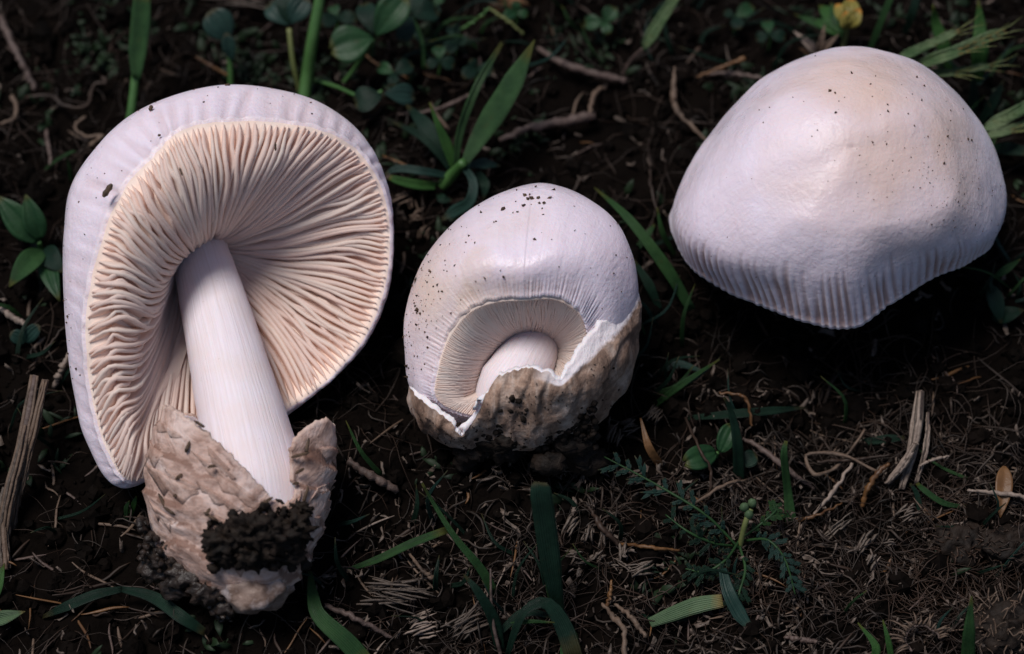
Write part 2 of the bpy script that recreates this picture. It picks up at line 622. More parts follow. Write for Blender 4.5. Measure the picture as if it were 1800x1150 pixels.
M['ystem'] = simple('yellow_stem', (.10, .12, .035), (.16, .17, .06), 2.0, .5, .4, .01, 10)
M['gill_a'] = fleshmat('gill_pink', (.91, .73, .655), (.94, .79, .73), 0, .4)
M['gill_b'] = fleshmat('gill_cream', (.92, .785, .71), (.94, .84, .775), 0, .4)
M['gill_c'] = fleshmat('gill_pale', (.89, .80, .74), (.92, .86, .81), 0, .4)
M['flesh'] = fleshmat('flesh', (.86, .66, .56), (.90, .74, .65), 0)
M['bulb'] = simple('bulb_skin', (.62, .52, .50), (.16, .10, .075), 2.2, .5, .4, .05, 7, c3=(.42, .31, .26), detail=7)
M['torn'] = fleshmat('torn_flesh', (.80, .72, .74), (.86, .79, .80), .3)

# ------------------------------------------------------------------ the ground
def axis_coords(lo, hi, step):
    c = list(np.arange(lo, hi + 1e-6, step))
    d = step
    a = hi
    out = []
    while a < 6000:
        d *= 1.32; a += d; out.append(a)
    d = step; a = lo
    pre = []
    while a > -6000:
        d *= 1.32; a -= d; pre.append(a)
    return np.array(pre[::-1] + c + out)


gx = axis_coords(-13, 13, .11)
gy = axis_coords(-10, 12, .11)
X, Y = np.meshgrid(gx, gy, indexing='ij')
gv = np.stack([X, Y, ground_z(X, Y)], -1).reshape(-1, 3)
ground = part('ground', None, gv, grid_faces(len(gx), len(gy), False), M['soil'])
ground['kind'] = 'structure'


# ------------------------------------------------------------------ fungi
def lump(c, r, seed, nu=10, nv=7, amp=.45, scale=None):
    r = np.broadcast_to(np.asarray(r, float), (3,))
    th = np.arange(nu) / nu * 2 * math.pi
    ph = np.linspace(0, math.pi, nv)
    TH, PH = np.meshgrid(th, ph, indexing='ij')
    d = np.stack([np.sin(PH) * np.cos(TH), np.sin(PH) * np.sin(TH), np.cos(PH)], -1)
    k = 1 + amp * fbm(d * (scale or 1.6) + seed * 3.7, 3)
    return (np.asarray(c) + d * r * k[..., None]).reshape(-1, 3), grid_faces(nu, nv, True, 0, True)


OCT = np.array([(1, 0, 0), (-1, 0, 0), (0, 1, 0), (0, -1, 0), (0, 0, 1), (0, 0, -1)], float)
OCF = [(0, 2, 4), (2, 1, 4), (1, 3, 4), (3, 0, 4), (2, 0, 5), (1, 2, 5), (3, 1, 5), (0, 3, 5)]


def specks_on(parent, name, g, nrm, spots, mat):
    """soil specks sitting on a surface grid; spots = (iu, iv, size)"""
    s = Soup()
    for iu, iv, sz in spots:
        c = g[iu, iv] + nrm[iu, iv] * sz * .25
        q = rng.normal(size=(3, 3)); q, _ = np.linalg.qr(q)
        sz = sz * .85
        v = OCT * (sz * rng.uniform(.25, 1.5, size=(6, 1))) * np.array([1, rng.uniform(.5, 1.4), .7])
        s.add(c + v @ q.T, OCF)
    o = part(name, parent, s.verts(), s.f, mat, smooth=False)
    o['kind'] = 'stuff'
    return o


def build_cap(root, rows, nth, nt, thick, skinmat, fleshm, groove=None, wob=.04, rimwob=.03, seed=0, er=None, floor=.55, smax=.86):
    g = skin_grid(rows, nth, nt)
    n = grid_normals(g)
    ctr = g.mean((0, 1))
    if ((g - ctr) * n).sum() < 0:
        n = -n
    tt = np.linspace(0, 1, nt)[None, :]
    thv = np.arange(nth)[:, None] / nth
    g = g + n * (wob * fbm(g * .55 + seed, 3))[..., None]
    # ragged rim
    rag = rimwob * perlin(st(thv[:, 0] * 48, thv[:, 0] * 0 + seed, thv[:, 0] * 0)) + rimwob * .6 * perlin(st(thv[:, 0] * 170, thv[:, 0] * 0 + seed, thv[:, 0] * 0))
    gdep = np.zeros((nth, nt))
    dirr = g[:, 1] - g[:, 0]
    dirr /= np.linalg.norm(dirr, axis=-1)[:, None] + 1e-9
    fade = np.exp(-(tt / .05))[..., None]
    g = g + rag[:, None, None] * dirr[:, None, :] * fade
    if groove:
        cnt, amp, reach, mask = groove
        mk = mask(thv[:, 0])[:, None]
        ph = thv * cnt * 2 * math.pi + 4.5 * perlin(st(thv * 37, tt * 2, 5)) + 2 * perlin(st(thv * 90, tt * 2, 8))
        gr = -np.clip(np.sin(ph) * .6 + .4, 0, 1) ** 1.2
        am = .55 + .9 * perlin(st(thv * 45, 0 * thv + 0 * tt + 2.5, tt * 2 + 0 * thv))
        rr = reach * (1 + .7 * perlin(st(thv * 55, 0 * thv, 0 * thv)))
        prof = np.clip(1 - tt / rr, 0, 1) ** .8 * np.clip(.25 + tt / .04, 0, 1)
        gdep = np.clip(-1.7 * am * mk * gr * prof, 0, 1)
        g = g + n * (-amp * gdep)[..., None]
    n = grid_normals(g)
    if ((g - ctr) * n).sum() < 0:
        n = -n
    # flesh side
    tk = thick * np.clip(.25 + tt * 5, .25, 1)
    inner = g - n * tk[..., None]
    for _ in range(3):
        inner = .5 * inner + .25 * (np.roll(inner, 1, 0) + np.roll(inner, -1, 0))
    if er is not None:                       # flesh thickens towards the gills
        e = skin_grid(er, nth, nt, pole=False, smooth=1)
        sj = np.clip(np.linspace(0, 1, nt) / smax, 0, 1) * (nt - 1)
        j0 = np.minimum(sj.astype(int), nt - 2); fj = (sj - j0)[None, :, None]
        e = e[:, j0] * (1 - fj) + e[:, j0 + 1] * fj
        sm = sj / (nt - 1)
        ne = grid_normals(e)
        opening = g[:, 0].mean(0) - g[:, -1].mean(0)
        if (ne[:, 2:-4] * opening).sum() < 0:
            ne = -ne
        for _ in range(8):
            ne = .5 * ne + .25 * (np.roll(ne, 1, 0) + np.roll(ne, -1, 0))
        fl = e - ne * (floor * np.clip(.02 + sm / .16, 0, 1))[None, :, None]
        k = np.clip(sm / .02, 0, 1) * np.clip((1 - sm) / .04, 0, 1)
        inner = inner * (1 - k)[None, :, None] + fl * k[None, :, None]
    uv = np.stack([thv + 0 * tt, tt + 0 * thv], -1).reshape(-1, 2)
    N = nth * nt
    f1 = grid_faces(nth, nt, True)
    f2 = grid_faces(nth, nt, True, N, True)
    fr = []
    for i in range(nth):
        k = (i + 1) % nth
        fr.append((i * nt, N + i * nt, N + k * nt, k * nt))
    # outward facing
    a, b, c = g[0, 5], g[1, 5], g[1, 6]
    if np.dot(np.cross(b - a, c - a), n[0, 5]) < 0:
        f1 = [q[::-1] for q in f1]; f2 = [q[::-1] for q in f2]; fr = [q[::-1] for q in fr]
    cap = part('cap', root, np.concatenate([g.reshape(-1, 3), inner.reshape(-1, 3)]), f1 + f2 + fr, [skinmat, fleshm],
               uv=np.concatenate([uv, uv]), fmat=[0] * len(f1) + [1] * len(f2) + [0] * len(fr))
    at_ = cap.data.attributes.new('groove', 'FLOAT', 'POINT')
    at_.data.foreach_set('value', np.concatenate([gdep.ravel(), 0 * gdep.ravel()]).astype(np.float32))
    return cap, g, n, inner


def build_gills(cap, inner, edge_rows, count, mats, seed=0, lat=.035, ns=14, smax=.86, thick=.035, short=.45, jit=False):
    """one blade per gill between the flesh side and its free edge"""
    nth, nt = inner.shape[:2]
    eg = skin_grid(edge_rows, nth, ns, pole=False, smooth=1)
    r = np.random.default_rng(seed)
    pos = (np.arange(count) + r.uniform(-.27, .27, count)) / count
    s = np.linspace(.022, 1, ns)
    for k in range(count):
        th = pos[k] % 1
        # sideways meander shared with the neighbours plus a little of its own
        me = 1.5 / count * perlin(st(s * 2.6, 0 * s + th * 22 + seed, 0 * s)) * 2.2 + .3 / count * perlin(st(s * 4, 0 * s + k * 7.7, 0 * s + seed)) * 2
        me = me * np.sin(np.clip(s * 1.15, 0, 1) * math.pi) + me * .3

        def at(grid, tq, dth):
            a = ((th + dth) % 1) * nth
            i = np.floor(a).astype(int); fa = (a - i)[:, None]
            tq = np.clip(tq, 0, grid.shape[1] - 1.001)
            j = tq.astype(int); ft = (tq - j)[:, None]
            i0 = i % nth; i1 = (i + 1) % nth
            return (grid[i0, j] * (1 - fa) + grid[i1, j] * fa) * (1 - ft) + (grid[i0, j + 1] * (1 - fa) + grid[i1, j + 1] * fa) * ft

        s0 = .004 + (r.uniform(0, .02) if jit else .016)
        s = np.concatenate([[s0, s0 + .025], np.linspace(s0 + .06, 1, ns - 2)])
        ln = 1.0
        if k % 2 == 1:
            ln = r.uniform(short, .95)
        elif r.random() < .12:
            ln = r.uniform(.6, .95)
        b = at(inner, (.006 + s * ln * smax) * (nt - 1), me * .4)
        e = at(eg, (s * ln) * (ns - 1), me)
        # short gills dip back into the flesh at their inner end; some sit a little lower
        dip = np.clip((s - .72) / .28, 0, 1) ** 2 if ln < 1 else np.zeros(ns)
        low = r.uniform(0, .16) + (.2 if ln < .7 else 0) + dip * .85
        low = low + .06 * perlin(st(s * 2.5, 0 * s + k * 3.1, 0 * s + 2))
        low = np.clip(low, 0, .95)
        e = e * (1 - low)[:, None] + b * low[:, None]
        tg = np.gradient(e, axis=0)
        up = e - b
        side = np.cross(tg, up); side /= np.linalg.norm(side, axis=1)[:, None] + 1e-9
        m = .5 * (b + e) + side * (.02 * perlin(st(s * 3, 0 * s + k * 5.1, 0 * s + 8)))[:, None]
        wt = np.clip(.12 + (s - s0) / .10, 0, 1)[:, None]
        tb, te, tm = thick * .8 * wt, thick * .5 * r.uniform(.75, 1.3) * wt, thick * .6 * wt
        v = np.stack([b - side * tb, m - side * tm, e - side * te, e + up / (np.linalg.norm(up, axis=1)[:, None] + 1e-6) * te * .45,
                      e + side * te, m + side * tm, b + side * tb], 1)
        part('gill', cap, v.reshape(-1, 3), grid_faces(ns, 7, False), mats[0] if r.random() < .6 else mats[1])


def ring_rows(g):
    return g


# ---- the big fungus lying with its gills open
RIMJ = {}


def build_big():
    base = P(440, 1000, 2.35)
    root = thing('mushroom', 'large white mushroom lying with its pink gills open, thick stipe in a tan torn sac', 'mushroom', base, 'freshly dug white mushrooms on the soil')
    A = (345, 385, -1.25)
    rows = [
        [(230, 852, 2.35), (208, 845, 1.85), (240, 700, .85), A],
        [(186, 800, 2.4), (150, 760, 1.8), (200, 640, .5), A],
        [(158, 680, 2.4), (124, 648, 1.7), (185, 560, .1), A],
        [(152, 570, 2.5), (113, 520, 1.6), (175, 490, -.2), A],
        [(172, 445, 2.6), (110, 415, 1.55), (180, 430, -.35), A],
        [(205, 345, 2.65), (128, 315, 1.45), (200, 360, -.5), A],
        [(262, 262, 2.55), (215, 212, 1.25), (255, 280, -.65), A],
        [(330, 222, 2.35), (315, 164, 1.1), (320, 240, -.7), A],
        [(430, 211, 2.1), (430, 149, .95), (400, 240, -.75), A],
        [(545, 219, 1.85), (545, 174, .8), (480, 260, -.8), A],
        [(626, 246, 1.5), (632, 236, .7), (540, 300, -.85), A],
        [(678, 328, 1.2), (674, 326, .6), (570, 350, -.85), A],
        [(692, 420, 1.0), (682, 420, .5), (580, 410, -.8), A],
        [(682, 510, .9), (672, 508, .45), (560, 470, -.65), A],
        [(640, 606, .95), (630, 600, .55), (520, 530, -.45), A],
        [(572, 680, 1.1), (562, 670, .7), (470, 580, -.2), A],
        [(490, 735, 1.3), (485, 730, .9), (420, 620, .1), A],
        [(400, 775, 1.55), (398, 768, 1.15), (370, 640, .3), A],
        [(315, 815, 1.9), (305, 808, 1.5), (300, 670, .55), A],
    ]
    jr = np.random.default_rng(12)
    for k in range(2, 11):
        dx, dy = jr.uniform(-9, 9, 2)
        rows[k][0] = (rows[k][0][0] + dx, rows[k][0][1] + dy, rows[k][0][2])
        RIMJ[k] = (dx, dy)
    spots = [P(130, 500, 1.5), P(560, 190, 1.0)]
    sk = capskin('cap_skin', [(*((spots[1] - base)), 1.2, .25)], fib=110)
    er = [
        [(232, 849, 2.47), (246, 800, 2.60), (262, 735, 2.1), (310, 600, .9), (325, 470, .15)],
        [(190, 798, 2.52), (222, 735, 2.70), (256, 700, 2.15), (305, 570, .8), (322, 460, .12)],
        [(163, 680, 2.52), (200, 650, 2.80), (256, 640, 2.2), (300, 540, .7), (320, 452, .12)],
        [(157, 570, 2.62), (205, 535, 2.90), (270, 560, 2.25), (305, 500, .7), (318, 446, .12)],
        [(177, 447, 2.72), (220, 455, 3.00), (284, 505, 2.3), (312, 475, .7), (318, 440, .12)],
        [(210, 350, 2.75), (245, 385, 3.00), (305, 462, 2.3), (325, 455, .8), (322, 434, .12)],
        [(265, 267, 2.64), (300, 330, 2.90), (335, 425, 2.2), (345, 440, .8), (330, 430, .12)],
        [(332, 227, 2.44), (350, 300, 2.70), (365, 402, 2.0), (360, 430, .7), (340, 428, .12)],
        [(430, 215, 2.19), (425, 290, 2.40), (400, 390, 1.7), (378, 425, .6), (352, 426, .12)],
        [(545, 223, 1.94), (505, 290, 2.00), (430, 385, 1.35), (392, 422, .5), (365, 428, .12)],
        [(620, 252, 1.59), (555, 310, 1.60), (455, 395, 1.0), (402, 425, .4), (375, 430, .12)],
        [(670, 333, 1.29), (590, 365, 1.15), (475, 415, .7), (410, 432, .3), (382, 432, .12)],
        [(685, 420, 1.09), (600, 425, 0.80), (485, 440, .45), (415, 440, .22), (386, 436, .1)],
        [(675, 510, 0.99), (590, 485, 0.65), (485, 470, .35), (418, 452, .2), (386, 442, .1)],
        [(634, 603, 1.04), (560, 545, 0.65), (470, 500, .35), (415, 465, .18), (382, 448, .1)],
        [(568, 675, 1.19), (515, 600, 0.80), (450, 530, .42), (405, 475, .18), (375, 452, .1)],
        [(489, 731, 1.39), (460, 640, 0.95), (420, 555, .5), (388, 485, .18), (362, 456, .1)],
        [(400, 771, 1.64), (385, 670, 1.15), (370, 570, .6), (360, 490, .18), (345, 458, .1)],
        [(317, 811, 1.99), (320, 710, 1.55), (330, 590, .8), (338, 490, .2), (332, 458, .1)],
    ]
    for k, (dx, dy) in RIMJ.items():
        er[k][0] = (er[k][0][0] + dx, er[k][0][1] + dy, er[k][0][2])
    cap, g, n, inner = build_cap(root, rows, 360, 48, .22, sk, M['flesh'], groove=(62, .045, .26, lambda t: .35 + .65 * (np.abs(((t - .42) + .5) % 1 - .5) < .16)), seed=3, rimwob=.11, er=er, floor=.22)
    E = lambda a: (352 + 42 * math.cos(a), 432 - 30 * math.sin(a), .35)
    build_gills(cap, inner, er, 172, (M['gill_a'], M['gill_b']), seed=5, thick=.064, jit=True, ns=17)
    # stipe
    c = cr(P(np.array([338, 360, 392, 424, 452, 470]), np.array([400, 475, 600, 730, 850, 960]), np.array([-.15, .55, 1.4, 2.0, 2.35, 2.5])), 46)
    rad = np.interp(np.linspace(0, 1, 46), [0, .12, .35, .6, .8, 1], [.46, .49, .60, .74, .84, .80])
    v, f = tube_vf(c, rad, 48)
    v = v + .02 * fbm(v * 1.2, 3)[:, None] * R_
    m, nt, b, vec, tc = new_mat('stipe_skin')
    mp = nd(nt, 'ShaderNodeMapping'); mp.inputs['Scale'].default_value = (44, 3.0, 1.0)
    nt.links.new(tc.outputs['UV'], mp.inputs[0])
    n1 = noise(nt, mp.outputs[0], 1.2, 6, .65, .3)
    cc = ramp(nt, n1, [(.3, (.77, .66, .68)), (.6, (.87, .78, .83))])
    cc = mixc(nt, ramp(nt, noise(nt, vec, 1.1, 5), [(.45, 0.0), (.75, .6)]), cc, (.80, .65, .60))
    cc = mixc(nt, ramp(nt, noise(nt, vec, 11, 4, .7), [(.66, 0.0), (.76, .5)]), cc, (.40, .27, .21))
    nt.links.new(cc, b.inputs['Base Color'])
    b.inputs['Roughness'].default_value = .5
    b.inputs['Specular IOR Level'].default_value = .3
    sss(b, .3, .25)
    bump(nt, b, n1, .03, .6)
    M['stipe'] = m
    part('stipe', root, v, f, m, uv=tube_uv(46, 48))
    # the sac
    Bp = (425, 1075, 2.55)
    vr = [
        [(283, 714, 2.75), (262, 790, 2.75), (256, 880, 2.7), (300, 1000, 2.6), Bp],
        [(318, 730, 3.35), (300, 800, 3.35), (300, 900, 3.3), (340, 1010, 3.1), Bp],
        [(375, 775, 3.6), (360, 830, 3.65), (362, 910, 3.6), (385, 1020, 3.3), Bp],
        [(432, 828, 3.62), (425, 870, 3.7), (425, 930, 3.65), (425, 1030, 3.35), Bp],
        [(488, 884, 3.5), (490, 910, 3.5), (488, 960, 3.4), (470, 1035, 3.2), Bp],
        [(520, 872, 3.25), (530, 900, 3.2), (530, 950, 3.1), (500, 1030, 2.95), Bp],
        [(512, 790, 3.1), (552, 850, 2.95), (556, 930, 2.8), (520, 1020, 2.75), Bp],
        [(560, 742, 2.8), (580, 830, 2.6), (568, 920, 2.5), (528, 1010, 2.5), Bp],
        [(587, 750, 2.3), (588, 820, 2.2), (568, 910, 2.15), (520, 1000, 2.2), Bp],
        [(545, 770, 1.7), (550, 840, 1.65), (530, 910, 1.75), (490, 990, 2.0), Bp],
        [(460, 775, 1.45), (460, 850, 1.5), (450, 920, 1.6), (440, 990, 1.95), Bp],
        [(370, 745, 1.6), (365, 830, 1.6), (370, 910, 1.7), (390, 990, 2.0), Bp],
        [(305, 722, 2.1), (290, 800, 2.05), (295, 890, 2.05), (345, 990, 2.15), Bp],
    ]
    vo, vg, vn = build_sac(root, vr, volvamat('sac_skin', cream=(.76, .60, .55), tan=(.56, .375, .31), brown=(.20, .105, .075), edge=(.6, .46, .38), mott=(.48, .7), ew=(.0, .05)), .13, 9, wob=.07)
    fm = volvamat('scale_skin', cream=(.66, .48, .42), tan=(.44, .275, .22), brown=(.16, .085, .06), edge=(.5, .36, .29), mott=(.45, .65), ew=(.0, .02))
    for k in range(38):
        iu = int(rng.integers(2, 100)) if k < 28 else int(rng.integers(120, 180))
        iv = int(rng.integers(6, 52))
        du, dv = int(rng.integers(6, 18)), int(rng.integers(3, 8))
        a = np.linspace(-1, 1, 9)
        ii = (iu + np.round(a * du)).astype(int) % 260
        gg = np.zeros((9, 4, 3))
        for m_ in range(9):
            top = iv + .9 * a[m_] * dv * .4
            hh_ = dv * math.sqrt(max(.02, 1 - a[m_] ** 2)) * (1 + .35 * math.sin(m_ * 2.1 + k))
            for j_ in range(4):
                t_ = np.clip(top + hh_ * j_ / 3, 1, 82); j0 = int(t_)
                q_ = vg[ii[m_], j0] * (1 - t_ + j0) + vg[ii[m_], j0 + 1] * (t_ - j0)
                gg[m_, j_] = q_ + vn[ii[m_], j0] * (.002 + (.032 * (1 - j_ / 3) ** 1.5) * (1 - a[m_] ** 2))
        v, f, uv_ = sheet_vf(gg, .016)
        part('scale', vo, v, f, fm, uv=.3 + .4 * uv_)
    # soil stuck to the sac
    sd = Soup()
    for k, (x, y, w, rx) in enumerate([(400, 950, 3.62, .36), (440, 935, 3.68, .40), (480, 945, 3.55, .40), (515, 930, 3.32, .33), (450, 975, 3.55, .34), (400, 975, 3.5, .28), (505, 970, 3.3, .32), (525, 900, 3.2, .22), (375, 960, 3.5, .2)]):
        v, f = lump(P(x, y, w + .14), (rx * .85, rx * .62, rx * .75), 20 + k, 30, 20, 1.2, 2.6)
        sd.add(v, f)
    for k in range(320):
        x, y = rng.uniform(365, 540), rng.uniform(885, 1000)
        w = 3.72 - .004 * abs(x - 430) - .0022 * max(0, x - 480) - .0025 * abs(y - 940) + rng.uniform(-.1, .22)
        v, f = lump(P(x, y, w), rng.uniform(.02, .10), k, 6, 5, .7)
        sd.add(v, f)
    o = part('soil_clod', root, sd.verts(), sd.f, M['clod'])
    tag(o, 'dark moist soil stuck to the front of the sac')
    sd = Soup()
    for k, (x, y, w, rx) in enumerate([(285, 985, 2.55, .42), (272, 960, 2.4, .32), (315, 1015, 2.75, .42), (350, 1045, 2.85, .36), (262, 1010, 2.35, .34), (385, 1070, 2.75, .26), (300, 1040, 2.6, .34)]):
        v, f = lump(P(x + 12, y - 8, w + .1), (rx * .8, rx * .65, rx * .55), 50 + k, 24, 16, .75, 2.2)
        sd.add(v, f)
    for k in range(260):
        x = rng.uniform(245, 400)
        y = 950 + (x - 245) * .75 + rng.uniform(-45, 30)
        v, f = lump(P(x, y, 2.75 + rng.uniform(-.3, .25)), rng.uniform(.03, .08), k + 500, 6, 5, .7)
        sd.add(v, f)
    o = part('wet_soil', root, sd.verts(), sd.f, M['wet'])
    tag(o, 'glistening wet soil smeared on the bulb of the sac')
    v, f = lump(P(448, 1035, 2.95), (.55, .42, .44), 91, 30, 20, .45, 1.6)
    part('bulb', root, v, f, M['bulb'])
    # crumbs on the cap skin, flecks on the sac
    sp = []
    for _ in range(46):
        sp.append((int(rng.integers(40, 215)), int(rng.integers(3, 16)), rng.uniform(.012, .032)))
    for _ in range(14):
        sp.append((int(rng.integers(36, 60)), int(rng.integers(6, 14)), rng.uniform(.015, .035)))
    specks_on(cap, 'soil_specks', g, n, sp, M['speck'])
    for (x, y, w, a, l) in [(330, 785, 3.55, 70, .20), (318, 835, 3.5, 40, .22), (372, 820, 3.78, 10, .12), (285, 880, 3.25, 120, .26), (298, 898, 3.35, 150, .24), (370, 908, 3.76, 150, .27), (365, 900, 3.76, 60, .14), (470, 880, 3.62, 30, .2),
                            (528, 800, 3.2, 15, .3), (540, 785, 3.12, 80, .28), (527, 828, 3.2, 30, .16), (537, 870, 3.15, 75, .3), (350, 745, 3.6, 150, .2), (520, 850, 3.25, 10, .1), (310, 870, 3.4, 20, .1)]:
        q = P(x, y, w)
        d = math.cos(math.radians(a)) * R_ + math.sin(math.radians(a)) * U_
        cv = q + np.linspace(-.5, .5, 5)[:, None] * l * d + (.03 * np.sin(np.linspace(0, 5, 5)))[:, None] * T_
        v, f = tube_vf(cv, [.02, .035, .03, .03, .012], 5, .6)
        part('bark_fleck', root, v, f, M['speck'], smooth=False)
    for (x, y, w, a, l, wd) in [(484, 258, 2.35, 92, .14, .022), (189, 335, 2.75, 55, .26, .06), (318, 302, 2.95, 110, .14, .02), (400, 150, 1.15, 20, .09, .04), (378, 165, 1.3, 70, .11, .03), (265, 190, 1.6, 70, .1, .04), (280, 238, 2.35, 0, .05, .03)]:
        q = P(x, y, w + .06)
        d = math.cos(math.radians(a)) * R_ + math.sin(math.radians(a)) * U_
        cv = q + np.linspace(-.5, .5, 5)[:, None] * l * d
        v, f = tube_vf(cv, [wd * .4, wd, wd * .8, wd, wd * .4], 5, .6)
        part('soil_crumb', cap, v, f, M['speck'], smooth=False)
    # a thin straw leaning on the sac
    return root, g, n


def build_sac(root, rows, mat, thick, seed, wob=.08, nth=260, nt=84, rim=0, cross=True):
    g = skin_grid(rows, nth, nt, pole=False, smooth=1)
    thv = np.arange(nth)[:, None] / nth
    tt = np.linspace(0, 1, nt)[None, :]
    n = grid_normals(g)
    ctr = g.mean((0, 1))
    if ((g - ctr) * n).sum() < 0:
        n = -n
    jag = .10 * perlin(st(thv[:, 0] * 38, 0 * thv[:, 0] + seed, 0 * thv[:, 0])) + .07 * perlin(st(thv[:, 0] * 110, 0 * thv[:, 0] + seed, 0 * thv[:, 0]))
    d = g[:, 0] - g[:, 2]
    d /= np.linalg.norm(d, axis=-1)[:, None] + 1e-9
    g = g + (jag[:, None] * np.exp(-tt / .05))[..., None] * d[:, None, :]
    # crossways torn scales: a saw-tooth relief
    hgt = (g[..., 1] * U_[1] + g[..., 2] * U_[2] + .25 * g[..., 0] if cross else g[..., 0] * 1.2 - .5 * g[..., 1]) + .5 * fbm(g * .9 + seed, 3)
    saw = (hgt * 2.0) % 1.0
    saw = np.where(saw > .82, (1 - saw) / .18, saw / .82)
    amt = np.clip(1.8 * fbm(g * .8 + 40 + seed, 2) + .6, 0, 1)
    g = g + n * (wob * fbm(g * 1.3 + seed, 4) + (.10 if cross else .05) * amt * (saw - .5) * np.clip(tt * 12, 0, 1) * np.clip((1 - tt) * 6, 0, 1))[..., None]
    lip = np.clip(amt * np.where((hgt * 2.0) % 1.0 > .80, 1.0, 0.0), 0, 1) * np.clip(tt * 12, 0, 1)  # mask at each scale step where its shade goes into the colour
    n = grid_normals(g)
    if ((g - ctr) * n).sum() < 0:
        n = -n
    tk = thick * (.55 + .45 * np.clip(tt * 6, 0, 1))
    inner = g - n * tk[..., None]
    mid = .5 * (g[:, 0] + inner[:, 0]) + d * thick * .3
    N = nth * nt
    v = np.concatenate([g.reshape(-1, 3), inner.reshape(-1, 3), mid])
    uv = np.stack([thv + 0 * tt, tt + 0 * thv], -1).reshape(-1, 2)
    uv = np.concatenate([uv, uv, np.stack([thv[:, 0], 0 * thv[:, 0]], -1)])
    f1 = grid_faces(nth, nt, True)
    f2 = grid_faces(nth, nt, True, N, True)
    fr = []
    for i in range(nth):
        k = (i + 1) % nth
        fr.append((i * nt, 2 * N + i, 2 * N + k, k * nt))
        fr.append((2 * N + i, N + i * nt, N + k * nt, 2 * N + k))
    a, b, c = g[0, 5], g[1, 5], g[1, 6]
    if np.dot(np.cross(b - a, c - a), n[0, 5]) < 0:
        f1 = [q[::-1] for q in f1]; f2 = [q[::-1] for q in f2]; fr = [q[::-1] for q in fr]
    o = part('volva', root, v, f1 + f2 + fr, [mat, M['torn']], uv=uv, fmat=[0] * len(f1) + [1] * len(f2) + [rim] * len(fr))
    at_ = o.data.attributes.new('groove', 'FLOAT', 'POINT')
    at_.data.foreach_set('value', np.concatenate([lip.ravel(), 0 * lip.ravel(), 0 * thv.ravel()]).astype(np.float32))
    tag(o, 'torn tan sac around the foot of the stipe')
    return o, g, n


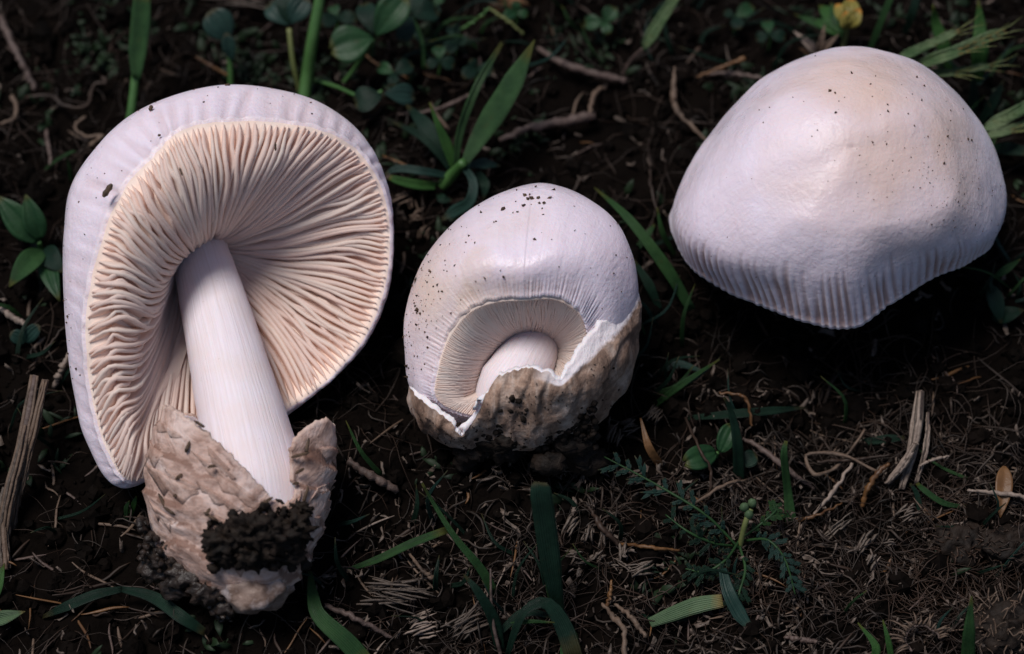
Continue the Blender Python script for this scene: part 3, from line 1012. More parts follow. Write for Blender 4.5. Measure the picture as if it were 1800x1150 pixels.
def build_egg():
    base = P(910, 770, .9)
    root = thing('mushroom', 'small egg shaped white mushroom bursting out of its mottled brown sac', 'mushroom', base, 'freshly dug white mushrooms on the soil')
    A = (925, 520, -.75)
    rows = [
        [(922, 524, 2.86), (925, 445, 2.92), (938, 322, 1.35), (932, 390, -.35), A],
        [(975, 522, 2.8), (990, 430, 2.82), (1018, 338, 1.3), (975, 400, -.35), A],
        [(1018, 545, 2.65), (1055, 455, 2.6), (1083, 390, 1.3), (1015, 440, -.3), A],
        [(1034, 588, 2.4), (1085, 525, 2.35), (1118, 475, 1.25), (1035, 490, -.25), A],
        [(1025, 640, 2.2), (1085, 610, 2.0), (1112, 580, 1.2), (1030, 545, -.15), A],
        [(985, 700, 2.0), (1040, 700, 1.7), (1060, 670, 1.1), (1000, 590, -.05), A],
        [(900, 735, 1.9), (920, 750, 1.5), (930, 725, 1.0), (925, 620, 0), A],
        [(820, 735, 2.1), (795, 745, 1.7), (800, 725, 1.2), (860, 610, 0), A],
        [(762, 705, 2.3), (730, 695, 1.8), (730, 675, 1.25), (820, 580, -.1), A],
        [(763, 650, 2.4), (724, 630, 1.9), (714, 610, 1.2), (805, 545, -.2), A],
        [(783, 590, 2.5), (738, 560, 2.15), (715, 540, 1.2), (810, 500, -.25), A],
        [(820, 545, 2.7), (775, 490, 2.4), (752, 445, 1.25), (835, 450, -.3), A],
        [(868, 527, 2.82), (845, 450, 2.8), (832, 362, 1.3), (880, 410, -.35), A],
    ]
    q = [P(835, 510, 2.6) - base, P(760, 520, 2.0) - base, P(890, 385, 2.5) - base]
    sk = capskin('egg_skin', [(*q[0], .9, .85), (*q[1], 1.5, .75), (*q[2], .9, .3)], fib=95, tan=(.68, .51, .40), dirt=.5, rimt=.05)
    er = []
    for (x, y, w), (x1, y1, w1), (x2, y2, w2), (x3, y3, w3) in [
        ((922, 527, 2.86), (922, 550, 2.42), (925, 577, 1.85), (930, 600, 1.1)),
        ((975, 525, 2.8), (970, 552, 2.35), (960, 580, 1.8), (950, 602, 1.1)),
        ((1016, 548, 2.62), (1000, 570, 2.2), (975, 592, 1.7), (962, 608, 1.1)),
        ((1032, 588, 2.38), (1010, 598, 2.0), (985, 608, 1.6), (968, 615, 1.05)),
        ((1022, 640, 2.2), (1005, 635, 2.0), (985, 625, 1.6), (968, 622, 1.0)),
        ((982, 698, 2.0), (975, 670, 1.8), (965, 645, 1.4), (955, 632, 1.0)),
        ((900, 732, 1.9), (905, 690, 1.7), (915, 655, 1.3), (930, 635, 1.0)),
        ((822, 731, 2.1), (845, 700, 2.0), (875, 660, 1.4), (905, 630, 1.0)),
        ((766, 702, 2.3), (805, 700, 2.2), (838, 690, 1.75), (895, 625, 1.0)),
        ((768, 650, 2.4), (805, 655, 2.3), (850, 650, 1.75), (892, 618, 1.0)),
        ((788, 592, 2.52), (818, 612, 2.36), (865, 622, 1.8), (895, 610, 1.05)),
        ((824, 548, 2.7), (848, 574, 2.4), (885, 598, 1.85), (905, 604, 1.1)),
        ((870, 530, 2.82), (882, 558, 2.42), (902, 585, 1.85), (918, 600, 1.1)),
    ]:
        er.append([(x, y, w), (x1, y1, w1), (x2, y2, w2), (x3, y3, w3)])
    cap, g, n, inner = build_cap(root, rows, 320, 56, .25, sk, M['flesh'], groove=(120, .045, .13, lambda t: np.ones_like(t)), rimwob=.07, wob=.05, seed=8, er=er, smax=.8, floor=.035)
    build_gills(cap, inner, er, 230, (M['gill_b'], M['gill_c']), seed=11, ns=10, thick=.03, smax=.8)
    c = cr(P(np.array([955, 935, 910, 888, 882]), np.array([555, 612, 660, 700, 730]), np.array([.3, 1.2, 1.7, 1.75, 1.5])), 26)
    v, f = tube_vf(c, np.interp(np.linspace(0, 1, 26), [0, .3, .6, 1], [.42, .5, .58, .42]), 40)
    v = v + .03 * fbm(v * 1.5 + 3, 3)[:, None] * R_
    part('stipe', root, v, f, M['stipe'], uv=tube_uv(26, 40))
    B = (905, 785, 1.0)
    vr = [
        [(1119, 495, 1.35), (1124, 560, 1.25), (1108, 660, 1.1), (1040, 745, 1.0), B],
        [(1085, 545, 2.1), (1106, 610, 2.05), (1085, 690, 1.75), (1020, 765, 1.4), B],
        [(1040, 590, 2.62), (1062, 650, 2.6), (1040, 720, 2.2), (990, 778, 1.6), B],
        [(1002, 640, 2.9), (1015, 680, 2.88), (998, 735, 2.45), (960, 785, 1.75), B],
        [(985, 668, 2.98), (980, 695, 2.95), (965, 745, 2.5), (940, 790, 1.8), B],
        [(955, 652, 2.95), (945, 690, 2.95), (932, 745, 2.5), (920, 792, 1.8), B],
        [(915, 648, 2.85), (905, 690, 2.85), (900, 745, 2.45), (898, 792, 1.8), B],
        [(872, 668, 2.7), (866, 710, 2.65), (868, 755, 2.3), (878, 792, 1.75), B],
        [(838, 728, 2.5), (838, 748, 2.42), (845, 770, 2.1), (865, 794, 1.7), B],
        [(812, 765, 2.4), (812, 772, 2.3), (825, 784, 2.0), (855, 794, 1.6), B],
        [(795, 745, 2.45), (788, 765, 2.35), (800, 784, 1.95), (840, 794, 1.55), B],
        [(756, 712, 2.3), (752, 742, 2.2), (772, 775, 1.75), (825, 790, 1.45), B],
        [(720, 678, 1.6), (723, 715, 1.55), (752, 758, 1.35), (815, 782, 1.2), B],
        [(745, 640, .7), (752, 690, .7), (790, 740, .75), (840, 770, .9), B],
        [(850, 600, -.1), (855, 650, 0), (870, 710, .3), (890, 755, .7), B],
        [(980, 590, -.2), (980, 640, -.05), (970, 700, .25), (935, 755, .7), B],
        [(1075, 545, .4), (1078, 610, .4), (1050, 690, .55), (975, 755, .8), B],
    ]
    vm = volvamat('egg_sac_skin', cream=(.66, .53, .46), tan=(.40, .26, .19), brown=(.075, .042, .03), mott=(.40, .60), flow=(2.6, 1.0, 1.0), ew=(.13, .16), eside=(.24, .32), lipk=.4)
    o, vg, vn = build_sac(root, vr, vm, .2, 23, wob=.09, rim=1, cross=False)
    sd = Soup()
    for k in range(26):
        x, y = rng.uniform(815, 1040), rng.uniform(762, 815)
        v, f = lump(P(x, y, 1.9 - .004 * abs(x - 910) + rng.uniform(-.3, .3)), (rng.uniform(.16, .36),) * 3 * np.array([1, .8, .6]), k + 70, 16, 11, .8, 2.2)
        sd.add(v, f)
    for k in range(480):
        x = rng.uniform(800, 1050)
        y = 745 + abs(rng.normal()) * 24
        if x > 860 and rng.random() < .5: y -= rng.uniform(0, 50)
        w = 2.35 - (y - 740) * .010 - abs(x - 925) * .0022 + rng.uniform(-.05, .15)
        v, f = lump(P(x, y, w), rng.uniform(.025, .075), k + 900, 6, 5, .7)
        sd.add(v, f)
    o = part('soil_clod', root, sd.verts(), sd.f, M['clod'])
    tag(o, 'dark soil clinging under the mottled sac')
    sp = []
    for _ in range(170):                                  # left flank is peppered with soil
        sp.append((int(rng.normal(247, 20)) % 320, int(np.clip(rng.normal(17, 7), 3, 34)), .008 + min(.05, rng.exponential(.011))))
    for _ in range(34):
        sp.append((int(rng.normal(290, 22)) % 320, int(np.clip(rng.normal(20, 5), 5, 30)), rng.uniform(.010, .034)))
    for _ in range(22):
        sp.append((int(rng.normal(2, 7)) % 320, int(np.clip(rng.normal(23, 1.4), 4, 30)), rng.uniform(.012, .07)))
    for _ in range(22):
        sp.append((int(rng.integers(0, 75)), int(rng.integers(5, 28)), rng.uniform(.010, .028)))
    specks_on(cap, 'soil_specks', g, n, sp, M['speck'])
    sp = [(int(rng.integers(0, 260)), int(rng.integers(14, 66)), rng.uniform(.012, .03)) for _ in range(300)]
    specks_on(root, 'soil_specks', vg, vn, sp, M['clod'])
    return root


def build_loose():
    base = P(1480, 470, -.9)
    root = thing('mushroom', 'plump white mushroom cap with tan bruised crown and grooved lower margin, gills turned down', 'mushroom', base, 'freshly dug white mushrooms on the soil')
    A = (1500, 255, 2.98)
    rows = [
        [(1500, 578, 1.75), (1490, 490, 2.65), (1488, 385, 3.1), A],
        [(1420, 570, 1.7), (1410, 480, 2.6), (1432, 372, 3.1), A],
        [(1340, 543, 1.45), (1322, 460, 2.4), (1385, 358, 2.9), A],
        [(1262, 508, 1.05), (1248, 432, 1.98), (1350, 330, 2.78), A],
        [(1205, 462, .6), (1203, 386, 1.4), (1330, 295, 2.68), A],
        [(1176, 405, 0.0), (1196, 335, .75), (1330, 262, 2.6), A],
        [(1190, 360, -.9), (1242, 243, .25), (1350, 220, 2.5), A],
        [(1290, 320, -1.7), (1325, 150, -.1), (1400, 178, 2.48), A],
        [(1400, 290, -2.2), (1420, 102, -.2), (1450, 155, 2.42), A],
        [(1500, 280, -2.35), (1520, 88, -.2), (1510, 150, 2.4), A],
        [(1610, 300, -2.0), (1630, 125, -.1), (1575, 165, 2.45), A],
        [(1700, 330, -1.3), (1725, 215, .1), (1630, 205, 2.5), A],
        [(1750, 365, -.4), (1762, 320, .55), (1655, 260, 2.5), A],
        [(1748, 428, .3), (1755, 390, 1.0), (1665, 310, 2.58), A],
        [(1705, 462, .8), (1712, 422, 1.7), (1655, 345, 2.75), A],
        [(1645, 488, 1.25), (1648, 440, 2.2), (1615, 368, 2.85), A],
        [(1572, 534, 1.6), (1565, 465, 2.4), (1548, 382, 3.05), A],
    ]
    q = [P(1520, 170, 2.0), P(1560, 290, 2.9), P(1440, 340, 3.0), P(1640, 250, 2.1)]
    q = [(*(a - base), r, s) for a, r, s in zip(q, (2.0, 2.0, 1.1, 1.8), (.95, .8, .5, .85))]
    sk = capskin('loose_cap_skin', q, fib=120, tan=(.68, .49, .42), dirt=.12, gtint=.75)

    def mask(t):
        d = (t + .5) % 1 - .5
        return np.clip(1.15 - np.abs((d - .02) / .26) ** 3, 0.12, 1)
    T = np.array([1490, 420, .2])
    er = []
    for r in rows:
        x, y, w = r[0]
        p = [np.array([x, y, w]) * .95 + T * .05 + np.array([0, 0, -.06])]
        for f, dw in ((.3, -.15), (.62, -.1), (.9, .1)):
            a = np.array([x, y, w]) * (1 - f) + T * f
            # keep clear of the flesh: pull towards the opening
            p.append(a + np.array([0, 6, dw]))
        er.append([tuple(a) for a in p])
    cap, g, n, inner = build_cap(root, rows, 420, 64, .25, sk, M['flesh'], groove=(92, .07, .36, mask), seed=15, wob=.07, rimwob=.03, er=er, smax=.8, floor=.3)
    build_gills(cap, inner, er, 130, (M['gill_a'], M['gill_b']), seed=21, ns=9, thick=.03, smax=.8)
    c = cr(P(np.array([1490, 1492, 1495, 1500, 1502]), np.array([330, 400, 450, 490, 512]), np.array([1.7, .5, -.2, -.9, -1.5])), 16)
    v, f = tube_vf(c, [.5, .5, .52, .52], 28)
    part('stipe', root, v, f, M['stipe'], uv=tube_uv(16, 28))
    sp = []
    nth = 420
    for _ in range(70):
        sp.append((int(rng.integers(0, nth)), int(rng.integers(8, 60)), rng.uniform(.009, .02)))
    for _ in range(95):
        sp.append((int(rng.normal(338, 26)) % nth, int(np.clip(rng.normal(40, 9), 8, 62)), rng.uniform(.008, .02)))
    for _ in range(34):
        sp.append((int(rng.normal(235, 40)) % nth, int(np.clip(rng.normal(40, 8), 24, 60)), rng.uniform(.014, .04)))
    specks_on(cap, 'soil_specks', g, n, sp, M['speck'])
    return root


big, bg, bn = build_big()
egg = build_egg()
loose = build_loose()
#PLANTS#
# ------------------------------------------------------------------ plants and litter
def curve(pts, n=14):
    return cr(np.array([G(*p) for p in pts]), n)


def blade(parent, pts, widths, mat, fold=.25, roll=0.0, n=14, name='leaf', th=.018):
    g = blade_grid(curve(pts, n), widths, fold, roll)
    v, f, uv = sheet_vf(g, th)
    return part(name, parent, v, f, M[mat], uv=uv)


def stalk(parent, pts, r, mat, name='stem', n=14, sides=7, rough=0.0):
    v, f = tube_vf(curve(pts, n), r, sides, rough=rough)
    return part(name, parent, v, f, M[mat])


def one_blade(name, label, cat, pts, widths, mat, fold=.25, roll=0.0, group=None, n=16):
    g = blade_grid(curve(pts, n), widths, fold, roll)
    v, f, uv = sheet_vf(g, .018)
    return solo(name, label, cat, G(pts[0][0], pts[0][1], 0), v, f, M[mat], group, uv=uv)


def one_stick(name, label, cat, pts, r, mat, group=None, sides=8, rough=.9, n=30):
    c = curve(pts, n)
    c = c + np.stack([perlin(st(np.arange(n) * .35, len(label) + j, pts[0][0])) for j in range(3)], -1) * .05
    r = np.interp(np.linspace(0, 1, n), np.linspace(0, 1, len(r)), r) * (1 + .45 * perlin(st(np.arange(n) * .37, len(label), 3.0)))
    v, f = tube_vf(c, r, sides, rough=rough, seed=len(label))
    return solo(name, label, cat, G(pts[0][0], pts[0][1], 0), v, f, M[mat], group)


PROFILES = {
    'round': lambda t: np.sqrt(np.clip(1 - (2 * t - 1) ** 2, 0, 1)) * (1 - .1 * np.cos(t * 3.14)),
    'obovate': lambda t: np.sin(np.clip(t, 0, 1) ** 1.35 * math.pi) ** .6 * .98,
    'ovate': lambda t: np.sin(np.clip(t, 0, 1) ** .75 * math.pi) ** .8,
    'lance': lambda t: np.sin(np.clip(t, 0, 1) ** .8 * math.pi) ** 1.0,
}


def leaf(parent, base, tip, width, mat, shape='ovate', fold=.25, bend=.12, roll=0.0, name='leaf', notch=0.0):
    """broad leaf from base (px,py,h) to tip (px,py,h)"""
    a, b = G(*base), G(*tip)
    nu, nv = 15, 9
    t = np.linspace(0, 1, nu)
    ax = b - a
    L = np.linalg.norm(ax); ax = ax / L
    side = np.cross(ax, np.array([0, -.4, .92])); side /= np.linalg.norm(side)
    nor = np.cross(side, ax)
    side, nor = side * math.cos(roll) + nor * math.sin(roll), -side * math.sin(roll) + nor * math.cos(roll)
    w = PROFILES[shape](np.clip(t, .012, .988)) * width / 2
    s = np.linspace(-1, 1, nv)
    c = a + t[:, None] * L * ax + (np.sin(t * math.pi) * bend * L)[:, None] * nor
    g = c[:, None] + w[:, None, None] * (s[None, :, None] * side + fold * np.abs(s)[None, :, None] * nor)
    g = g + (notch * L * (1 - np.abs(s))[None, :] * -np.clip((t - .75) / .25, 0, 1)[:, None])[..., None] * ax
    g = g + .025 * perlin(g * 2.3 + L)[..., None] * nor
    v, f, uv = sheet_vf(g, .02)
    return part(name, parent, v, f, M[mat], uv=uv)


def plant(name, label, cat, at, group=None):
    return thing(name, label, cat, G(at[0], at[1], 0), group)


# --- behind the big mushroom
t = plant('grass_shoot', 'single upright grass shoot with a broad folded sheath behind the gilled mushroom', 'grass', (222, 262))
stalk(t, [(222, 262, 0), (228, 215, .55), (236, 150, 1.1), (244, 60, 1.7), (250, -30, 2.2)], [.10, .085, .08, .08, .07], 'stem')
blade(t, [(240, 138, 1.2), (243, 90, 1.6), (248, 40, 1.95), (252, -30, 2.3)], [.16, .34, .36, .30], 'grass', .45)
t = plant('seedling', 'small seedling with one round blue green leaf on a thin stalk', 'seedling', (406, 168))
stalk(t, [(406, 168, 0), (405, 120, .45), (403, 75, .85)], .055, 'stem')
leaf(t, (402, 66, 1.0), (368, 20, 1.35), .58, 'blue', 'round', .12, .1)
leaf(t, (408, 108, .75), (398, 58, 1.1), .26, 'blue', 'obovate', .5, .05)
t = plant('green_stalk', 'thick bright green stalk rising straight out of the soil behind the gills', 'plant', (532, 190))
stalk(t, [(532, 190, 0), (540, 130, .5), (550, 65, 1.1), (560, 10, 1.5), (568, -40, 1.8)], [.12, .115, .11, .10, .09], 'stem', sides=10)
t = plant('clover', 'clover with a notched bright leaf held flat beside the green stalk', 'clover', (600, 150))
stalk(t, [(600, 150, 0), (625, 118, .4), (655, 70, .9)], .04, 'stem')
leaf(t, (655, 66, 1.0), (580, 90, 1.15), .74, 'clover', 'obovate', .15, .08, notch=.06)
leaf(t, (660, 62, 1.0), (715, -8, 1.5), .62, 'clover', 'obovate', .3, .1, notch=.06)
leaf(t, (655, 60, 1.0), (640, 5, 1.25), .4, 'dark', 'obovate', .2, .1, notch=.06)
t = plant('clover', 'shaded clover with two dark heart shaped leaves near the soil', 'clover', (560, 150))
stalk(t, [(548, 140, .05), (590, 152, .3), (640, 172, .4), (672, 160, .45)], .035, 'stem')
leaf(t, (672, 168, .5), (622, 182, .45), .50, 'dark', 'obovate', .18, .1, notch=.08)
leaf(t, (676, 164, .5), (730, 170, .5), .42, 'blue', 'obovate', .18, .1, notch=.08)
t = plant('clover', 'pale blue green clover leaves on a thin stalk left of the green stalk', 'clover', (528, 165))
stalk(t, [(528, 165, 0), (515, 110, .5), (508, 50, 1.0)], .05, 'ystem')
leaf(t, (508, 44, 1.05), (470, 8, 1.3), .42, 'blue', 'obovate', .2, .1, notch=.08)
leaf(t, (510, 42, 1.05), (540, -5, 1.35), .46, 'blue', 'obovate', .2, .1, notch=.08)
leaf(t, (506, 42, 1.05), (500, -20, 1.35), .4, 'dark', 'obovate', .2, .1, notch=.08)
t = plant('clover', 'tall dark clover overlapping the top of the notched bright leaf', 'clover', (745, 120))
stalk(t, [(745, 120, 0), (742, 75, .4), (725, 30, .8)], .04, 'stem')
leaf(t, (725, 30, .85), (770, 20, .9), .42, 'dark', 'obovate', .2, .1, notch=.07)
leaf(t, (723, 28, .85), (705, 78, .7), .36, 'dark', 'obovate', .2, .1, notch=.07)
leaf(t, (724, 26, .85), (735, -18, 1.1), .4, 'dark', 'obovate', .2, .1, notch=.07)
for k, (x, y) in enumerate([(800, 70), (835, 120), (770, 105), (690, 130), (905, 20), (660, 20), (760, 10), (1060, 40), (1290, 30), (1350, 60), (590, 30)]):
    t = plant('clover', 'small shaded clover with dark leaflets growing low behind the mushrooms', 'clover', (x, y + 30), 'small clovers behind the mushrooms')
    stalk(t, [(x, y + 30, 0), (x + 4, y + 10, .3), (x + 2, y, .45)], .025, 'stem', n=6, sides=5)
    a0 = random.uniform(0, 6.28)
    for j in range(3):
        a = a0 + j * 2.09 + random.uniform(-.3, .3)
        L = random.uniform(22, 40)
        leaf(t, (x + 2, y, .48), (x + 2 + L * math.cos(a), y - L * .8 * math.sin(a), .5 + random.uniform(-.1, .15)), L / 100 * random.uniform(.7, .95), random.choice(['dark', 'dark', 'clover']), 'obovate', .2, .1, notch=.07)
# --- the tuft between the mushrooms
t = plant('grass_tuft', 'tuft of broad pointed green leaves fanning out behind the egg shaped mushroom', 'grass', (768, 336))
stalk(t, [(765, 340, 0), (790, 312, .45), (815, 285, .8)], [.10, .11, .08], 'stem', sides=9)
blade(t, [(812, 296, .7), (845, 240, 1.05), (895, 160, 1.5), (940, 70, 1.95)], [.10, .30, .46, .40, .02], 'grass', .22, .25, 20)
blade(t, [(800, 292, .6), (808, 230, 1.05), (838, 150, 1.4), (882, 76, 1.7)], [.10, .15, .17, .15, .06], 'grass', .5, -.6, 18)
blade(t, [(800, 298, .5), (785, 255, .8), (770, 220, 1.0), (755, 180, 1.2)], [.14, .2, .11, .02], 'bright', .5)
blade(t, [(795, 300, .45), (765, 262, .55), (735, 236, .6), (690, 215, .6)], [.12, .16, .15, .03], 'dark', .4)
blade(t, [(800, 300, .4), (750, 225, .5), (715, 185, .55)], [.12, .3, .05], 'dark', .3)
blade(t, [(792, 310, .4), (745, 302, .5), (700, 297, .5), (676, 308, .4)], [.10, .15, .15, .04], 'blue', .4)
blade(t, [(775, 328, .25), (735, 326, .4), (700, 318, .5), (684, 312, .5)], [.14, .18, .15, .08], 'bright', .6)
blade(t, [(812, 290, .6), (832, 320, .7), (826, 355, .5), (800, 372, .35), (775, 388, .2)], [.10, .16, .2, .24, .03], 'blue', .4)
blade(t, [(818, 292, .5), (850, 288, .55), (880, 292, .4)], [.08, .22, .02], 'blue', .3)
blade(t, [(838, 300, .45), (852, 325, .4), (850, 350, .3)], [.1, .2, .03], 'dark', .3)
blade(t, [(770, 338, .2), (778, 350, .2), (795, 352, .15)], [.06, .18, .03], 'dark', .3)
# --- behind and beside the loose cap
t = plant('spikelet_grass', 'slender green grass spikelet on a thin reddish stalk leaning above the dry twig', 'grass', (1090, 140))
stalk(t, [(1090, 140, 0), (1110, 105, .5), (1130, 85, .8)], .025, 'twig')


def spikelet(parent, pts, width, mat='spike', n=7, awn=.5):
    c = curve(pts, 24)
    t = frames(c)
    for k in range(n):
        i = int(1 + k / n * 17)
        for sg in (-1, 1):
            base = c[i]
            tg = t[i]
            side = np.cross(tg, np.array([0, -.4, .92])); side /= np.linalg.norm(side)
            nor = np.cross(side, tg)
            L = width * 3.0 * (1 - .3 * k / n)
            s = np.linspace(0, 1, 7)
            cc = base + s[:, None] * L * tg + sg * side * (width * .22 * np.sin(s * 2.2) * (1 - .4 * k / n))[:, None] + nor * (.04 * np.sin(s * 3.1) + .015 * sg)[:, None]
            g = blade_grid(cc, [width * .2, width * .75, width * .7, width * .35, .01], .5, sg * .35, na=5)
            v, f, uv = sheet_vf(g, .012)
            part('scale', parent, v, f, M[mat], uv=uv)
            if awn and k % 2 == 0:
                e = cc[-1]
                av = np.stack([e - tg * .05, e + tg * awn * .5 + sg * side * .03, e + tg * awn + sg * side * .1])
                v, f = tube_vf(av, [.014, .01, .003], 4)
                part('awn', parent, v, f, M['ystem'])


spikelet(t, [(1128, 92, .75), (1150, 55, 1.05), (1175, 15, 1.35), (1200, -30, 1.7)], .26)
t = plant('spikelet_grass', 'grass with long pale green awned spikelets arching over the crown of the loose cap', 'grass', (1690, 195))
stalk(t, [(1690, 195, 0), (1630, 150, .9), (1585, 105, 1.4)], .02, 'stem')
spikelet(t, [(1570, 108, 1.4), (1610, 90, 1.5), (1650, 72, 1.6), (1690, 50, 1.7)], .2)
spikelet(t, [(1610, 118, 1.4), (1660, 100, 1.5), (1720, 75, 1.6), (1780, 48, 1.7)], .27, n=8)
spikelet(t, [(1615, 132, 1.2), (1660, 130, 1.25), (1710, 122, 1.3), (1750, 112, 1.3)], .17)
t = plant('spikelet_grass', 'stout pale green spikelets leaning over the right flank of the loose cap', 'grass', (1700, 290))
stalk(t, [(1700, 290, 0), (1712, 262, .6), (1730, 240, 1.0)], .02, 'stem')
spikelet(t, [(1722, 232, 1.1), (1755, 215, 1.2), (1790, 196, 1.3), (1830, 172, 1.4)], .27)
spikelet(t, [(1725, 242, 1.0), (1755, 235, 1.1), (1790, 222, 1.1), (1825, 208, 1.1)], .17)
for pts, w, mt, lb in [
    ([(1670, 130, .2), (1658, 80, .8), (1645, 40, 1.2), (1640, 8, 1.5)], [.12, .26, .18, .02], 'bright', 'short pointed grass leaf between the spikelets above the loose cap'),
    ([(1715, 150, .1), (1722, 90, .9), (1722, 40, 1.3), (1720, 0, 1.6)], [.2, .32, .2, .02], 'bright', 'upright broad grass leaf with a sharp tip beside the awned spikelets'),
    ([(1705, 215, .1), (1712, 170, .6), (1708, 130, .9)], [.16, .2, .04], 'dark', 'shaded grass leaf crossing below the awned spikelets'),
    ([(1735, 265, .3), (1770, 262, .6), (1810, 268, .7)], [.1, .26, .16], 'dark', 'dark flat grass leaf sticking out right of the loose cap'),
    ([(1718, 225, .1), (1745, 180, .6), (1765, 140, .9)], [.1, .22, .02], 'dark', 'dark pointed leaf rising behind the stout spikelets'),
    ([(1520, 110, .2), (1540, 60, .9), (1560, 10, 1.4), (1580, -40, 1.7)], [.08, .12, .12, .1], 'grass', 'narrow grass blade rising behind the crown of the loose cap'),
    ([(1590, 60, .3), (1605, 20, .8), (1615, -30, 1.2)], [.1, .16, .12], 'dark', 'short dark blade at the back between bud and spikelets'),
]:
    one_blade('grass_shoot', lb, 'grass', pts, w, mt)
t = plant('bud', 'yellow papery flower bud on a short stalk behind the loose cap', 'flower', (1480, 95))
stalk(t, [(1480, 95, 0), (1485, 65, .4), (1490, 45, .7)], .05, 'ystem')
for (tx, ty, wd) in ((1470, 8, .3), (1495, -2, .34), (1512, 15, .3), (1486, 20, .34)):
    leaf(t, (1490, 50, .7), (tx, ty, 1.1), wd, 'yellow', 'obovate', .5, .25, name='petal')
leaf(t, (1482, 60, .55), (1440, 10, .6), .3, 'bright', 'ovate', .3, .1)
leaf(t, (1482, 62, .5), (1425, 35, .6), .22, 'bright', 'ovate', .3, .1)
leaf(t, (1480, 66, .5), (1460, 5, .8), .24, 'grass', 'ovate', .3, .1)
leaf(t, (1478, 66, .4), (1395, 25, .5), .16, 'grass', 'lance', .3, .1)
t = plant('dry_flower', 'withered straw coloured flower with curled lobes against the top of the loose cap', 'flower', (1440, 120))
stalk(t, [(1440, 120, 0), (1436, 95, .3)], .06, 'straw')
leaf(t, (1436, 100, .35), (1395, 55, .75), .16, 'palestraw', 'ovate', .6, .2, name='petal')
leaf(t, (1436, 100, .35), (1450, 42, .85), .12, 'straw', 'ovate', .6, .2, name='petal')
leaf(t, (1436, 100, .3), (1475, 60, .75), .14, 'straw', 'ovate', .6, .2, name='petal')
leaf(t, (1436, 104, .25), (1405, 85, .5), .14, 'orange', 'ovate', .6, .2, name='petal')
# --- left edge
t = plant('seedling', 'leafy green seedling with oval leaves left of the gilled mushroom', 'seedling', (70, 440))
stalk(t, [(75, 445, 0), (68, 425, .4)], .05, 'stem')
leaf(t, (68, 425, .4), (-5, 345, .7), .52, 'clover', 'ovate', .25, .1)
leaf(t, (72, 420, .45), (45, 342, .9), .42, 'clover', 'ovate', .25, .1)
leaf(t, (74, 440, .35), (16, 505, .55), .42, 'grass', 'ovate', .25, .1)
leaf(t, (78, 438, .35), (112, 480, .5), .4, 'dark', 'ovate', .25, .1)
leaf(t, (80, 450, .25), (105, 530, .35), .36, 'clover', 'ovate', .25, .1)
t = plant('seedling', 'tiny dark seedling with two blue green leaves beside the pale straw', 'seedling', (45, 600))
leaf(t, (45, 600, .1), (18, 585, .3), .26, 'blue', 'round', .2, .1)
leaf(t, (45, 600, .1), (70, 572, .35), .26, 'blue', 'round', .2, .1)
t = plant('seedling', 'pale green seedling leaf curling in at the foot of the dry stalks', 'seedling', (0, 1080))
leaf(t, (-25, 1095, .1), (45, 1075, .5), .24, 'pale', 'lance', .4, .1)
leaf(t, (-10, 1060, .1), (8, 990, .6), .18, 'bright', 'lance', .4, .1)
one_blade('grass_shoot', 'thin green blade arching beside the left rim of the gilled cap', 'grass', [(78, 300, 0), (100, 282, .4), (125, 268, .7), (134, 266, .7)], [.05, .07, .06, .02], 'grass')
one_blade('grass_shoot', 'short green blade tip poking up beside the arching thin blade', 'grass', [(125, 320, 0), (122, 295, .3), (118, 276, .5)], [.06, .06, .02], 'grass')
# --- blades between egg and loose cap
one_blade('grass_shoot', 'long dark green blade sloping down between the egg and the loose cap', 'grass', [(1215, 545, .1), (1170, 470, .7), (1105, 385, 1.0), (1045, 330, 1.0)], [.16, .22, .16, .02], 'grass', .35)
one_blade('grass_shoot', 'second darker blade lying lower under the long sloping blade', 'grass', [(1160, 545, .0), (1140, 500, .4), (1112, 455, .5)], [.1, .18, .04], 'dark', .3)
one_blade('grass_shoot', 'short green blade crossing behind the long sloping blade', 'grass', [(1118, 440, .05), (1140, 410, .4), (1150, 395, .5)], [.1, .12, .03], 'grass')
one_blade('grass_shoot', 'thin upright blade touching the left rim of the loose cap', 'grass', [(1190, 455, .0), (1165, 410, .6), (1155, 365, 1.0)], [.07, .1, .02], 'grass')
one_blade('grass_shoot', 'thin dark blade pointing up right below the mottled sac', 'grass', [(1148, 715, .05), (1200, 675, .5), (1265, 632, .8)], [.1, .12, .02], 'grass')
one_blade('grass_shoot', 'blurred dark blade lying flat in the shade of the loose cap', 'grass', [(1150, 660, .0), (1190, 640, .2), (1240, 655, .2)], [.08, .16, .04], 'blue')
one_blade('grass_shoot', 'long dark blade lying level across the shaded soil', 'grass', [(1210, 735, .05), (1290, 728, .25), (1360, 722, .3), (1420, 716, .2)], [.08, .16, .14, .02], 'dark')
t = plant('seedling', 'pair of shaded leaves under the right edge of the loose cap', 'seedling', (1745, 560))
leaf(t, (1740, 500, .4), (1760, 570, .2), .3, 'dark', 'ovate', .2, .1)
leaf(t, (1745, 490, .4), (1795, 455, .6), .14, 'grass', 'lance', .2, .1)
leaf(t, (1745, 560, .05), (1800, 545, .3), .3, 'dark', 'ovate', .2, .1)
